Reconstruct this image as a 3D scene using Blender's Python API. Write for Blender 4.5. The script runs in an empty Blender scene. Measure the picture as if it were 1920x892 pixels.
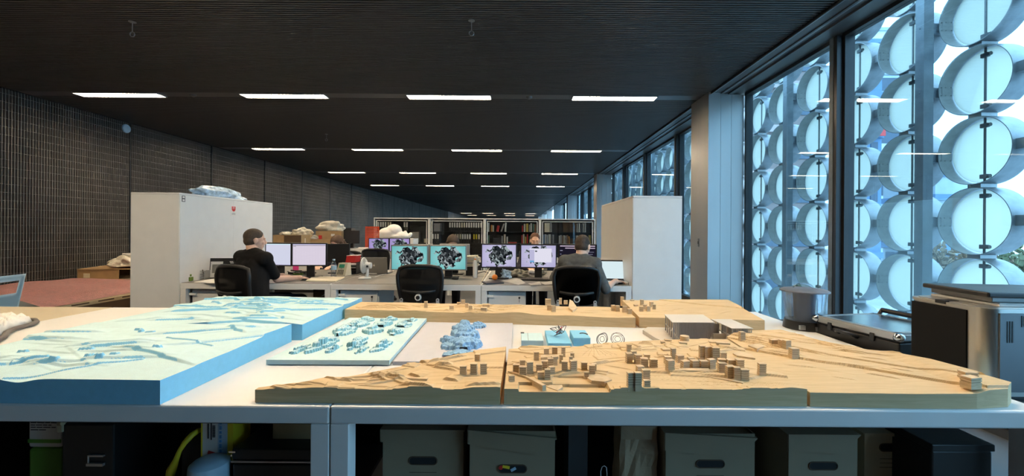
import bpy, bmesh, math, random
import numpy as np
from mathutils import Vector, Matrix
R = math.radians
rnd = random.Random(7)
scene = bpy.context.scene
C = scene.collection

# ------------------------------------------------------------------ camera
F = 770.0; VX, VY = 972.0, 433.0; ROLL = R(0.40); EYE = 1.31
def unroll(x, y):
    du, dv = x - VX, y - VY
    return du*math.cos(ROLL) + dv*math.sin(ROLL), -du*math.sin(ROLL) + dv*math.cos(ROLL)
def at(x, y, d):
    u, v = unroll(x, y)
    return Vector((u*d/F, d, EYE - v*d/F))
def on(x, y, z):
    u, v = unroll(x, y)
    d = F*(EYE - z)/v
    return Vector((u*d/F, d, z))
cd = bpy.data.cameras.new('camera'); cam = bpy.data.objects.new('camera', cd); C.objects.link(cam)
cd.sensor_width = 36.0; cd.lens = F/1920*36.0
cd.shift_x = -(VX - 960)/1920; cd.shift_y = (VY - 446)/1920
cd.clip_start = 0.02; cd.clip_end = 500
cam.matrix_world = Matrix.Translation((0, 0, EYE)) @ Matrix.Rotation(R(90), 4, 'X') @ Matrix.Rotation(ROLL, 4, 'Z')
scene.camera = cam
scene.view_settings.view_transform = 'Standard'; scene.view_settings.look = 'None'
scene.view_settings.gamma = 1; scene.view_settings.use_curve_mapping = False
scene.view_settings.exposure = 0.0

# ------------------------------------------------------------------ materials
M = {}
def nodes_of(name):
    m = bpy.data.materials.new(name); m.use_nodes = True
    nt = m.node_tree; nt.nodes.clear()
    out = nt.nodes.new('ShaderNodeOutputMaterial')
    M[name] = m
    return m, nt, out
def mat(name, col, rough=0.5, metal=0.0, var=0.06, scale=8.0, spec=0.5, stretch=None, bump=0.0, bscale=60.0, alpha=1.0, rvar=0.08):
    """Principled material whose colour and roughness wander with object-space noise."""
    m, nt, out = nodes_of(name)
    b = nt.nodes.new('ShaderNodeBsdfPrincipled')
    nt.links.new(b.outputs[0], out.inputs[0])
    tc = nt.nodes.new('ShaderNodeTexCoord')
    mp = nt.nodes.new('ShaderNodeMapping'); nt.links.new(tc.outputs['Object'], mp.inputs[0])
    if stretch: mp.inputs['Scale'].default_value = stretch
    n = nt.nodes.new('ShaderNodeTexNoise'); n.inputs['Scale'].default_value = scale; n.inputs['Detail'].default_value = 4
    nt.links.new(mp.outputs[0], n.inputs['Vector'])
    r = nt.nodes.new('ShaderNodeValToRGB')
    r.color_ramp.elements[0].position = 0.3; r.color_ramp.elements[1].position = 0.7
    r.color_ramp.elements[0].color = tuple(max(0, c*(1-var)) for c in col) + (1,)
    r.color_ramp.elements[1].color = tuple(min(1, c*(1+var)) for c in col) + (1,)
    nt.links.new(n.outputs[0], r.inputs[0]); nt.links.new(r.outputs[0], b.inputs['Base Color'])
    mr = nt.nodes.new('ShaderNodeMapRange')
    mr.inputs[3].default_value = max(0.02, rough-rvar); mr.inputs[4].default_value = min(1, rough+rvar)
    nt.links.new(n.outputs[0], mr.inputs[0]); nt.links.new(mr.outputs[0], b.inputs['Roughness'])
    b.inputs['Metallic'].default_value = metal
    b.inputs['Specular IOR Level'].default_value = spec
    b.inputs['Alpha'].default_value = alpha
    if bump:
        n2 = nt.nodes.new('ShaderNodeTexNoise'); n2.inputs['Scale'].default_value = bscale
        nt.links.new(mp.outputs[0], n2.inputs['Vector'])
        bp = nt.nodes.new('ShaderNodeBump'); bp.inputs['Strength'].default_value = bump; bp.inputs['Distance'].default_value = 0.01
        nt.links.new(n2.outputs[0], bp.inputs['Height']); nt.links.new(bp.outputs[0], b.inputs['Normal'])
    return m
def emit(name, col, strength):
    m, nt, out = nodes_of(name)
    e = nt.nodes.new('ShaderNodeEmission'); e.inputs[0].default_value = tuple(col)+(1,); e.inputs[1].default_value = strength
    nt.links.new(e.outputs[0], out.inputs[0]); return m
def glass(name, tint, refl=0.5, rough=0.0, base=0.03, haze=0.0):
    """Clear sheet: see-through with Fresnel reflections."""
    m, nt, out = nodes_of(name)
    t = nt.nodes.new('ShaderNodeBsdfTransparent'); t.inputs[0].default_value = tuple(tint)+(1,)
    g = nt.nodes.new('ShaderNodeBsdfGlossy'); g.inputs['Roughness'].default_value = rough
    lw = nt.nodes.new('ShaderNodeFresnel'); lw.inputs[0].default_value = 1.45
    mu = nt.nodes.new('ShaderNodeMath'); mu.operation = 'MULTIPLY_ADD'; mu.inputs[1].default_value = refl; mu.inputs[2].default_value = base
    nt.links.new(lw.outputs[0], mu.inputs[0])
    mx = nt.nodes.new('ShaderNodeMixShader'); nt.links.new(mu.outputs[0], mx.inputs[0])
    nt.links.new(t.outputs[0], mx.inputs[1]); nt.links.new(g.outputs[0], mx.inputs[2])
    last = mx
    if haze:
        d = nt.nodes.new('ShaderNodeBsdfDiffuse'); d.inputs[0].default_value = (.9, .9, .9, 1)
        m2 = nt.nodes.new('ShaderNodeMixShader'); m2.inputs[0].default_value = haze
        nt.links.new(mx.outputs[0], m2.inputs[1]); nt.links.new(d.outputs[0], m2.inputs[2]); last = m2
    nt.links.new(last.outputs[0], out.inputs[0]); return m
def frosted(name, col, mixt=0.8):
    m, nt, out = nodes_of(name)
    d = nt.nodes.new('ShaderNodeBsdfDiffuse'); t = nt.nodes.new('ShaderNodeBsdfTranslucent')
    tc = nt.nodes.new('ShaderNodeTexCoord'); n = nt.nodes.new('ShaderNodeTexNoise'); n.inputs['Scale'].default_value = 5
    nt.links.new(tc.outputs['Object'], n.inputs['Vector'])
    r = nt.nodes.new('ShaderNodeValToRGB')
    r.color_ramp.elements[0].color = tuple(c*.95 for c in col)+(1,); r.color_ramp.elements[1].color = tuple(min(1, c*1.03) for c in col)+(1,)
    nt.links.new(n.outputs[0], r.inputs[0])
    nt.links.new(r.outputs[0], d.inputs[0]); nt.links.new(r.outputs[0], t.inputs[0])
    mx = nt.nodes.new('ShaderNodeMixShader'); mx.inputs[0].default_value = mixt
    nt.links.new(d.outputs[0], mx.inputs[1]); nt.links.new(t.outputs[0], mx.inputs[2]); nt.links.new(mx.outputs[0], out.inputs[0])
    return m
def wood(name, c1, c2, stretch, rough=0.55):
    """Fine straight grain."""
    m, nt, out = nodes_of(name)
    b = nt.nodes.new('ShaderNodeBsdfPrincipled'); nt.links.new(b.outputs[0], out.inputs[0])
    tc = nt.nodes.new('ShaderNodeTexCoord'); mp = nt.nodes.new('ShaderNodeMapping'); mp.inputs['Scale'].default_value = stretch
    nt.links.new(tc.outputs['Object'], mp.inputs[0])
    n = nt.nodes.new('ShaderNodeTexNoise'); n.inputs['Scale'].default_value = 6; n.inputs['Detail'].default_value = 6; n.inputs['Distortion'].default_value = .6
    nt.links.new(mp.outputs[0], n.inputs['Vector'])
    r = nt.nodes.new('ShaderNodeValToRGB'); r.color_ramp.elements[0].position = .32; r.color_ramp.elements[1].position = .68
    r.color_ramp.elements[0].color = c1+(1,); r.color_ramp.elements[1].color = c2+(1,)
    nt.links.new(n.outputs[0], r.inputs[0]); nt.links.new(r.outputs[0], b.inputs['Base Color'])
    b.inputs['Roughness'].default_value = rough; b.inputs['Specular IOR Level'].default_value = .25
    return m
def flower_screen(name, bg_hi, bg_lo, strength):
    """Screen picture: a cut-out, high-contrast black and white cluster of petals on a plain ground."""
    m, nt, out = nodes_of(name); N = nt.nodes.new; L = nt.links.new
    tc = N('ShaderNodeTexCoord'); sp = N('ShaderNodeSeparateXYZ'); L(tc.outputs['Generated'], sp.inputs[0])
    cb = N('ShaderNodeCombineXYZ'); L(sp.outputs[0], cb.inputs[0]); L(sp.outputs[2], cb.inputs[1])
    mp = N('ShaderNodeMapping'); mp.inputs['Location'].default_value = (-.52*1.6, -.53, 0); mp.inputs['Scale'].default_value = (1.6, 1, 1)
    L(cb.outputs[0], mp.inputs[0])
    ns = N('ShaderNodeTexNoise'); ns.inputs['Scale'].default_value = 4.2; ns.inputs['Detail'].default_value = 1.5; L(mp.outputs[0], ns.inputs['Vector'])
    ln = N('ShaderNodeVectorMath'); ln.operation = 'LENGTH'
    sq = N('ShaderNodeVectorMath'); sq.operation = 'MULTIPLY'; sq.inputs[1].default_value = (.72, 1.0, 1); L(mp.outputs[0], sq.inputs[0]); L(sq.outputs[0], ln.inputs[0])
    ma = N('ShaderNodeMath'); ma.operation = 'MULTIPLY_ADD'; ma.inputs[1].default_value = .75; L(ns.outputs[0], ma.inputs[0]); L(ln.outputs['Value'], ma.inputs[2])
    gt = N('ShaderNodeMath'); gt.operation = 'LESS_THAN'; gt.inputs[1].default_value = .775; L(ma.outputs[0], gt.inputs[0])
    vo = N('ShaderNodeTexVoronoi'); vo.inputs['Scale'].default_value = 10.5; vo.inputs['Randomness'].default_value = 1
    ad = N('ShaderNodeVectorMath'); ad.operation = 'ADD'; L(mp.outputs[0], ad.inputs[0])
    n3 = N('ShaderNodeTexNoise'); n3.inputs['Scale'].default_value = 7; L(mp.outputs[0], n3.inputs['Vector'])
    sc = N('ShaderNodeVectorMath'); sc.operation = 'SCALE'; sc.inputs['Scale'].default_value = .22; L(n3.outputs[1], sc.inputs[0]); L(sc.outputs[0], ad.inputs[1])
    L(ad.outputs[0], vo.inputs['Vector'])
    s2 = N('ShaderNodeSeparateColor'); L(vo.outputs['Color'], s2.inputs[0])
    rp = N('ShaderNodeValToRGB'); rp.color_ramp.interpolation = 'CONSTANT'
    e = rp.color_ramp.elements; e[0].color = (.004, .006, .008, 1); e[1].position = .24; e[1].color = (.03, .036, .04, 1)
    x = e.new(.44); x.color = (.15, .17, .18, 1); x = e.new(.63); x.color = (.42, .50, .52, 1); x = e.new(.83); x.color = (.02, .025, .03, 1)
    L(s2.outputs[0], rp.inputs[0])
    bg = N('ShaderNodeMixRGB'); bg.inputs[1].default_value = bg_hi+(1,); bg.inputs[2].default_value = bg_lo+(1,)
    gd = N('ShaderNodeMath'); gd.operation = 'MULTIPLY'; gd.inputs[1].default_value = 1.1; L(ln.outputs['Value'], gd.inputs[0]); L(gd.outputs[0], bg.inputs[0])
    mx = N('ShaderNodeMixRGB'); L(gt.outputs[0], mx.inputs[0]); L(bg.outputs[0], mx.inputs[1]); L(rp.outputs[0], mx.inputs[2])
    em = N('ShaderNodeEmission'); em.inputs[1].default_value = strength; L(mx.outputs[0], em.inputs[0]); L(em.outputs[0], out.inputs[0])
    return m
def doc_screen(name, col, line, strength, rows=26, heavy=.35):
    """Screen picture: pale page with rows of faint text."""
    m, nt, out = nodes_of(name); N = nt.nodes.new; L = nt.links.new
    tc = N('ShaderNodeTexCoord'); mp = N('ShaderNodeMapping'); mp.inputs['Rotation'].default_value = (R(-90), 0, 0)
    L(tc.outputs['Generated'], mp.inputs[0])
    br = N('ShaderNodeTexBrick'); br.inputs['Scale'].default_value = rows/5; br.inputs['Mortar Size'].default_value = .05
    br.inputs['Color1'].default_value = (1, 1, 1, 1); br.inputs['Color2'].default_value = (.86, .86, .86, 1); br.inputs['Mortar'].default_value = (.6, .6, .6, 1)
    br.inputs['Row Height'].default_value = .2; br.inputs['Brick Width'].default_value = .9
    L(mp.outputs[0], br.inputs['Vector'])
    mx = N('ShaderNodeMixRGB'); mx.blend_type = 'MIX'; mx.inputs[0].default_value = heavy
    mx.inputs[1].default_value = col+(1,)
    m2 = N('ShaderNodeMixRGB'); m2.inputs[1].default_value = line+(1,); m2.inputs[2].default_value = col+(1,)
    L(br.outputs[0], m2.inputs[0]); L(m2.outputs[0], mx.inputs[2])
    em = N('ShaderNodeEmission'); em.inputs[1].default_value = strength; L(mx.outputs[0], em.inputs[0]); L(em.outputs[0], out.inputs[0])
    return m

mat('white_laminate', (.80, .79, .77), .38, var=.02)
mat('dimmed_laminate', (.60, .51, .36), .38, var=.02)  # weaker light at the far left put into the tabletop colour
mat('bracket_grey', (.62, .62, .62), .35, metal=.15)
mat('matte_black', (.010, .010, .011), .75, var=.1, spec=.12)
mat('white_metal', (.72, .72, .71), .4, var=.02)
mat('grey_laminate', (.20, .19, .175), .45, var=.06, scale=30)
mat('grating', (.10, .098, .095), .45, metal=.35, var=.1)
mat('wall_grating', (.23, .218, .20), .4, metal=.5, var=.15, scale=3)
mat('dark_void', (.012, .012, .013), .9, var=.2)
mat('floor_grey', (.10, .10, .10), .5, var=.1, scale=4)
mat('dark_frame', (.03, .032, .035), .4, metal=.3, var=.1)
mat('soffit', (.10, .105, .11), .4, metal=.4, var=.1, scale=3)
mat('bead_metal', (.30, .32, .34), .35, metal=.7)
mat('column_metal', (.50, .50, .50), .36, metal=.7, var=.04, scale=4, stretch=(1, 1, .15))
mat('galvanised', (.27, .29, .30), .42, metal=.55, var=.14, scale=14)
mat('post_steel', (.17, .20, .22), .5, metal=.3, var=.16, scale=10)
mat('rod_dark', (.14, .16, .17), .45, metal=.5)
frosted('frosted_glass', (.70, .69, .63), .94)
glass('window_glass', (.84, .94, .99), refl=.28, base=.003)
glass('door_glass', (.88, .90, .91), refl=.5, base=.01)
glass('clear_plastic', (.86, .88, .91), refl=.5, rough=.05, base=.03, haze=.03)
emit('lamp_glow', (1.0, .80, .55), 92.0)
mat('foam_milled', (.60, .80, .84), .85, var=.03, scale=40, bump=.12, bscale=300, spec=.15)
mat('foam_blue', (.27, .62, .84), .8, var=.03, scale=40, bump=.15, bscale=400, spec=.2)
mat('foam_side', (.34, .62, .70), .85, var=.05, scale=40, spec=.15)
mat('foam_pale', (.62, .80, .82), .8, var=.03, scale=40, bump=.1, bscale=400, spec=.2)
mat('foam_deep', (.30, .50, .72), .8, var=.12, scale=60, spec=.2)
mat('resin_board', (.58, .58, .64), .35, var=.04, scale=20)
wood('basswood', (.64, .45, .24), (.74, .54, .31), (1.0, 14, 14))
wood('basswood_block', (.64, .47, .28), (.76, .58, .38), (6, 6, 30))
mat('burnt_edge', (.48, .33, .19), .7, var=.2)
mat('ply_pale', (.70, .58, .42), .6, var=.06)
mat('card_grey', (.40, .37, .34), .6, var=.08)
mat('balsa_roof', (.66, .60, .53), .55, var=.05)
mat('black_plastic', (.012, .012, .013), .42, var=.1)
mat('black_fabric', (.010, .010, .011), .9, var=.2, spec=.2)
mat('mesh_black', (.008, .008, .009), .8, var=.2, alpha=.975, spec=.2)
mat('chrome', (.75, .76, .78), .18, metal=1)
mat('silver', (.50, .50, .50), .32, metal=.85, var=.04)
mat('laptop_grey', (.27, .265, .26), .4, metal=.5, var=.03)
mat('cardboard', (.42, .28, .14), .75, var=.08, scale=12)
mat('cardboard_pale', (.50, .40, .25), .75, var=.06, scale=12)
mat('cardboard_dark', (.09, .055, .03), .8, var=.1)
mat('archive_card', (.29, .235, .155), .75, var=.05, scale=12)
mat('paper_bag', (.36, .26, .16), .8, var=.1, bump=.4, bscale=30)
mat('paper', (.80, .78, .74), .7, var=.03)
mat('paper_cream', (.72, .65, .50), .7, var=.04)
mat('bubble_pink', (.72, .40, .38), .35, var=.16, scale=25, bump=.7, bscale=90)
mat('plastic_white', (.78, .77, .74), .4, var=.05, bump=.25, bscale=40)
mat('film_cream', (.75, .70, .58), .35, var=.12, scale=14, bump=.8, bscale=26)
mat('film_blue', (.40, .55, .72), .25, var=.45, scale=18, bump=.9, bscale=24)
mat('pale_blue_plastic', (.42, .60, .74), .3, var=.03)
mat('dark_grey_band', (.14, .12, .11), .6)
mat('skin', (.74, .46, .34), .5, var=.06, scale=20, spec=.35)
mat('skin_pale', (.76, .50, .38), .5, var=.06, scale=20, spec=.35)
mat('hair_dark', (.055, .036, .024), .7, var=.3, scale=60)
mat('hair_brown', (.07, .033, .015), .65, var=.35, scale=60)
mat('hair_auburn', (.11, .045, .02), .65, var=.3, scale=60)
mat('tshirt_black', (.012, .011, .011), .9, var=.15, bump=.4, bscale=14, spec=.2)
mat('sweater_grey', (.12, .122, .12), .95, var=.12, scale=30, bump=.5, bscale=18, spec=.15)
mat('trousers_dark', (.015, .015, .02), .9, var=.15, spec=.2)
mat('jumper_navy', (.03, .03, .05), .9, var=.15)
mat('orange', (.80, .22, .02), .5, var=.08, scale=40, bump=.2, bscale=200)
mat('red', (.55, .02, .02), .45, var=.05)
mat('orange_mesh', (.85, .09, .02), .5, var=.04)
mat('pink_note', (.85, .05, .30), .6)
mat('green_dull', (.12, .20, .03), .6, var=.1)
mat('green_bag', (.14, .34, .04), .6, var=.06)
mat('yellow', (.75, .60, .03), .5, var=.05)
mat('blue_print', (.10, .30, .62), .5)
mat('lcd_green', (.05, .32, .20), .3)
mat('wire', (.05, .05, .055), .4, metal=.6)
mat('olive_grey', (.30, .28, .22), .6, var=.15)
mat('print_dark', (.02, .02, .025), .6)
mat('print_grey', (.25, .25, .27), .6)
mat('photo_grey', (.20, .20, .19), .5, var=.4, scale=30)
mat('machine_grey', (.13, .14, .15), .42, metal=.3, var=.05)
mat('machine_silver', (.50, .49, .46), .32, metal=.8, var=.06)
mat('tub_filler', (.13, .14, .17), .5, var=.4, scale=9, stretch=(1, 1, .3))
mat('bottle_blue', (.35, .55, .75), .4)
emit('screen_white', (.80, .82, 1.0), .80)
emit('screen_cyan', (.72, .93, 1.0), .85)
emit('screen_panel', (.88, .86, 1.0), .85)
emit('screen_bar', (.62, .60, .85), .8)
emit('screen_dark', (.012, .010, .02), 1.0)
emit('screen_pinkbar', (.78, .62, .80), .8)
emit('screen_bluebit', (.18, .50, .85), .8)
flower_screen('screen_teal', (.40, .88, .86), (.14, .50, .52), .82)
flower_screen('screen_lilac', (.82, .80, 1.0), (.48, .44, .76), .80)
flower_screen('screen_purple', (.55, .45, .86), (.40, .30, .66), .80)
doc_screen('screen_doc', (.80, .72, .84), (.42, .34, .50), .9)
doc_screen('screen_page', (.80, .96, 1.0), (.55, .75, .82), .88, rows=20, heavy=.25)

# ------------------------------------------------------------------ mesh builder
class MB:
    def __init__(s): s.bm = bmesh.new(); s.mi = 0
    def _mark(s, verts):
        for v in verts:
            for f in v.link_faces: f.material_index = s.mi
    def mi_(s, i): s.mi = i; return s
    def box(s, c, d, rz=0, bev=0, rx=0, ry=0, seg=2):
        g = bmesh.ops.create_cube(s.bm, size=1)
        vs = g['verts']
        bmesh.ops.scale(s.bm, vec=d, verts=vs)
        if bev:
            es = list({e for v in vs for e in v.link_edges})
            r = bmesh.ops.bevel(s.bm, geom=es, offset=min(bev, min(d)*.45), segments=seg, profile=.5, affect='EDGES')
            vs = list({v for f in r['faces'] for v in f.verts} | {v for v in vs if v.is_valid})
            # all vertices of this island
            st = list(vs); seen = set(vs)
            while st:
                v = st.pop()
                for e in v.link_edges:
                    o = e.other_vert(v)
                    if o not in seen: seen.add(o); st.append(o)
            vs = list(seen)
        m = Matrix.Translation(c) @ Matrix.Rotation(rz, 4, 'Z') @ Matrix.Rotation(ry, 4, 'Y') @ Matrix.Rotation(rx, 4, 'X')
        bmesh.ops.transform(s.bm, matrix=m, verts=vs); s._mark(vs); return s
    def bb(s, x0, x1, y0, y1, z0, z1, bev=0):
        return s.box(((x0+x1)/2, (y0+y1)/2, (z0+z1)/2), (abs(x1-x0), abs(y1-y0), abs(z1-z0)), bev=bev)
    def cyl(s, p0, p1, r0, r1=None, n=16, caps=True):
        p0, p1 = Vector(p0), Vector(p1); r1 = r0 if r1 is None else r1
        d = p1-p0; L = d.length
        g = bmesh.ops.create_cone(s.bm, cap_ends=caps, segments=n, radius1=r0, radius2=r1, depth=L)
        q = d.to_track_quat('Z', 'Y').to_matrix().to_4x4()
        bmesh.ops.transform(s.bm, matrix=Matrix.Translation((p0+p1)/2) @ q, verts=g['verts']); s._mark(g['verts']); return s
    def sph(s, c, r, seg=16, rot=None):
        r = (r, r, r) if not hasattr(r, '__len__') else r
        g = bmesh.ops.create_uvsphere(s.bm, u_segments=seg, v_segments=max(6, seg//2+2), radius=1)
        m = Matrix.Translation(c) @ (rot.to_4x4() if rot is not None else Matrix.Identity(4)) @ Matrix.Diagonal((*r, 1))
        bmesh.ops.transform(s.bm, matrix=m, verts=g['verts']); s._mark(g['verts']); return s
    def cap(s, p0, p1, r0, r1=None, n=14):
        r1 = r0 if r1 is None else r1
        s.cyl(p0, p1, r0, r1, n); s.sph(p0, r0, n); s.sph(p1, r1, n); return s
    def tube(s, pts, r, n=8, closed=False):
        pts = [Vector(p) for p in pts]; rings = []; k = len(pts)
        up = None
        for i, p in enumerate(pts):
            a = pts[(i-1) % k] if (closed or i > 0) else p
            b = pts[(i+1) % k] if (closed or i < k-1) else p
            t = (b-a).normalized()
            if up is None:
                up = t.orthogonal().normalized()
            else:
                up = (up - t*up.dot(t))
                up = up.normalized() if up.length > 1e-6 else t.orthogonal().normalized()
            w = t.cross(up)
            rr = r[i] if hasattr(r, '__len__') else r
            rings.append([s.bm.verts.new(p + (up*math.cos(2*math.pi*j/n) + w*math.sin(2*math.pi*j/n))*rr) for j in range(n)])
        fs = []
        for i in range(k if closed else k-1):
            A, B = rings[i], rings[(i+1) % k]
            for j in range(n):
                fs.append(s.bm.faces.new((A[j], A[(j+1) % n], B[(j+1) % n], B[j])))
        if not closed:
            fs.append(s.bm.faces.new(rings[0][::-1])); fs.append(s.bm.faces.new(rings[-1]))
        for f in fs: f.material_index = s.mi
        return s
    def lathe(s, prof, c=(0, 0, 0), n=28, axis='Z', closed=False):
        c = Vector(c); rings = []
        for (r, h) in prof:
            ring = []
            for j in range(n):
                a = 2*math.pi*j/n
                p = {'Z': (r*math.cos(a), r*math.sin(a), h), 'X': (h, r*math.cos(a), r*math.sin(a)), 'Y': (r*math.sin(a), h, r*math.cos(a))}[axis]
                ring.append(s.bm.verts.new(c+Vector(p)))
            rings.append(ring)
        k = len(rings); fs = []
        for i in range(k if closed else k-1):
            A, B = rings[i], rings[(i+1) % k]
            for j in range(n): fs.append(s.bm.faces.new((A[j], A[(j+1) % n], B[(j+1) % n], B[j])))
        if not closed:
            if prof[0][0] > 1e-5: fs.append(s.bm.faces.new(rings[0][::-1]))
            if prof[-1][0] > 1e-5: fs.append(s.bm.faces.new(rings[-1]))
        for f in fs: f.material_index = s.mi
        return s
    def prism(s, poly, z0, z1, bev=0):
        b = [s.bm.verts.new((x, y, z0)) for x, y in poly]; t = [s.bm.verts.new((x, y, z1)) for x, y in poly]
        n = len(poly); fs = [s.bm.faces.new(b[::-1]), s.bm.faces.new(t)]
        for i in range(n): fs.append(s.bm.faces.new((b[i], b[(i+1) % n], t[(i+1) % n], t[i])))
        for f in fs: f.material_index = s.mi
        return s
    def hexa(s, p):
        """eight corners: bottom 0-3 then top 4-7, same winding."""
        v = [s.bm.verts.new(q) for q in p]
        for ix in ((3, 2, 1, 0), (4, 5, 6, 7), (0, 1, 5, 4), (1, 2, 6, 5), (2, 3, 7, 6), (3, 0, 4, 7)):
            s.bm.faces.new([v[i] for i in ix]).material_index = s.mi
        return s
    def build(s, name, mats, parent=None, smooth=False, world=False):
        bmesh.ops.recalc_face_normals(s.bm, faces=s.bm.faces[:])
        me = bpy.data.meshes.new(name); s.bm.to_mesh(me); s.bm.free()
        for m in (mats if isinstance(mats, (list, tuple)) else [mats]): me.materials.append(M[m])
        if smooth:
            for p in me.polygons: p.use_smooth = True
            if smooth is not True and smooth != 'all':
                pass
        o = bpy.data.objects.new(name, me); C.objects.link(o)
        if smooth and smooth != 'all': smooth_by_angle(me)
        if world and parent is not None:
            root = parent
            while root.parent is not None: root = root.parent
            mat_ = Matrix.LocRotScale(root.location, root.rotation_euler, root.scale).inverted()
            me.transform(mat_)
        if parent is not None: o.parent = parent
        return o
def smooth_by_angle(me, ang=R(38)):
    bm = bmesh.new(); bm.from_mesh(me)
    for e in bm.edges:
        e.smooth = not (len(e.link_faces) != 2 or e.calc_face_angle(0) > ang)
    bm.to_mesh(me); bm.free()
def tag(o, label=None, cat=None, group=None, kind=None):
    if label: o['label'] = label
    if cat: o['category'] = cat
    if group: o['group'] = group
    if kind: o['kind'] = kind
    return o
def thing(name, label, cat, loc=(0, 0, 0), rz=0, group=None):
    o = bpy.data.objects.new(name, None); C.objects.link(o); o.empty_display_size = .1
    o.location = loc; o.rotation_euler = (0, 0, rz)
    return tag(o, label, cat, group)
def solid(o, label, cat, group=None): return tag(o, label, cat, group)
KIDS = {}
def copy_tree(o, loc=None, rz=None, label=None, parent=None, group=None):
    c = o.copy(); C.objects.link(c)
    if parent is not None: c.parent = parent
    if loc is not None: c.location = loc
    if rz is not None: c.rotation_euler = (0, 0, rz)
    if label: c['label'] = label
    if group: c['group'] = group
    for ch in list(o.children):
        if ch is not c: copy_tree(ch, parent=c)
    return c
def struct(mb, name, m, parent=None, smooth=False):
    o = mb.build(name, m, parent, smooth)
    if parent is None: o['kind'] = 'structure'
    return o
ORD = ['first', 'second', 'third', 'fourth', 'fifth', 'sixth', 'seventh', 'eighth', 'ninth', 'tenth', 'eleventh', 'twelfth', 'thirteenth', 'fourteenth', 'fifteenth', 'sixteenth', 'seventeenth', 'eighteenth', 'nineteenth', 'twentieth']
# ------------------------------------------------------------------ room shell
XL, XG, ZC, YB, YF = -7.2, 3.13, 3.26, -4.5, 60.0
m = MB(); m.bb(XL-.2, XG+.12, YB, YF, -.2, 0); struct(m, 'floor', 'floor_grey')
m = MB(); m.bb(XL-.2, XG+.12, YB, YF, ZC+.16, ZC+.4); ceiling = struct(m, 'ceiling', 'dark_void')
# ceiling grating: fine bars across the room, sparser carriers along it
LAMP_Y = [2.03+3.955*k for k in range(4+1)] + [45.6, 51.5]
STRIP_Y = [2.03+3.955*k for k in range(14)]
m = MB()
XS = 2.66
def in_strip(y): return any(abs(y-s) < .115 for s in STRIP_Y)
y = YB+.02; k = 0
vs, fsx = [], []
def addbox(vs, fs, x0, x1, y0, y1, z0, z1):
    b = len(vs)
    vs += [(x0, y0, z0), (x1, y0, z0), (x1, y1, z0), (x0, y1, z0), (x0, y0, z1), (x1, y0, z1), (x1, y1, z1), (x0, y1, z1)]
    fs += [(b+3, b+2, b+1, b), (b+4, b+5, b+6, b+7), (b, b+1, b+5, b+4), (b+1, b+2, b+6, b+5), (b+2, b+3, b+7, b+6), (b+3, b, b+4, b+7)]
while y < YF:
    if not in_strip(y): addbox(vs, fsx, XL, XS, y-.007, y+.007, ZC, ZC+.05)
    y += .036
x = XL+.3
while x < XS:
    addbox(vs, fsx, x-.004, x+.004, YB, YF, ZC+.012, ZC+.045); x += .30
me = bpy.data.meshes.new('grating'); me.from_pydata(vs, [], fsx); me.materials.append(M['grating'])
g = bpy.data.objects.new('grating', me); C.objects.link(g); g.parent = ceiling
# lamp strips in the ceiling
m = MB()
for s in STRIP_Y: m.bb(XL, XS, s-.10, s+.10, ZC+.004, ZC+.05)
struct(m, 'trim_1', 'soffit')
# left wall: dark backing and steel grating in panels
m = MB(); m.bb(XL-.2, XL-.06, YB, YF, 0, ZC+.2); wl = struct(m, 'wall_left', 'dark_void')
vs, fsx = [], []
y = YB
JO = [1.55+2.02*i for i in range(-2, 30)]
while y < 42:
    if not any(abs(y-j) < .02 for j in JO): addbox(vs, fsx, XL-.03, XL, y-.003, y+.003, .06, ZC-.01)
    y += .0365
z = .08
while z < ZC:
    addbox(vs, fsx, XL-.024, XL-.004, YB, 42, z-.0022, z+.0022); z += .115
addbox(vs, fsx, XL-.03, XL, 42, YF, 0, ZC)
me = bpy.data.meshes.new('grating'); me.from_pydata(vs, [], fsx); me.materials.append(M['wall_grating'])
g = bpy.data.objects.new('grating', me); C.objects.link(g); g.parent = wl
m = MB()
for j in JO: m.bb(XL-.035, XL+.006, j-.012, j+.012, 0, ZC-.005)
m.build('panel_joint', 'dark_frame', wl)
m = MB(); m.bb(XL-.2, XG+.2, YB-.2, YB, -.2, ZC+.3); struct(m, 'wall_back', 'dark_void')
m = MB(); m.bb(XL-.2, XG+.2, YF, YF+.2, -.2, ZC+.3); struct(m, 'wall_far', 'dark_frame')
# right side: soffit over the windows, sill, columns, windows
m = MB()
m.bb(XS, XG+.06, YB, YF, ZC-.012, ZC+.06); m.bb(XS, XS+.03, YB, YF, ZC-.03, ZC+.0)
m.bb(XS+.14, XS+.16, YB, YF, ZC-.024, ZC); m.bb(XS+.24, XS+.30, YB, YF, ZC-.034, ZC)
struct(m, 'trim_2', 'soffit')
m = MB(); m.bb(XS+.17, XS+.185, YB, YF, ZC-.016, ZC-.011); m.bb(XS+.004, XS+.016, YB, YF, ZC-.034, ZC-.029); m.bb(XS+.315, XS+.325, YB, YF, ZC-.016, ZC-.010); struct(m, 'trim_3', 'bead_metal')
m = MB(); m.bb(XG+.0, XG+.14, YB, YF, 0, .07); m.bb(XG-.02, XG+.14, YB, YF, ZC+.04, ZC+.3); m.bb(XG, XG+.14, YB, -1.35, 0, ZC); struct(m, 'wall_right', 'soffit')  # solid stretch behind the camera added to hold back daylight
COLS = [5.99+8.12*k for k in range(-1, 7)]
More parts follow.
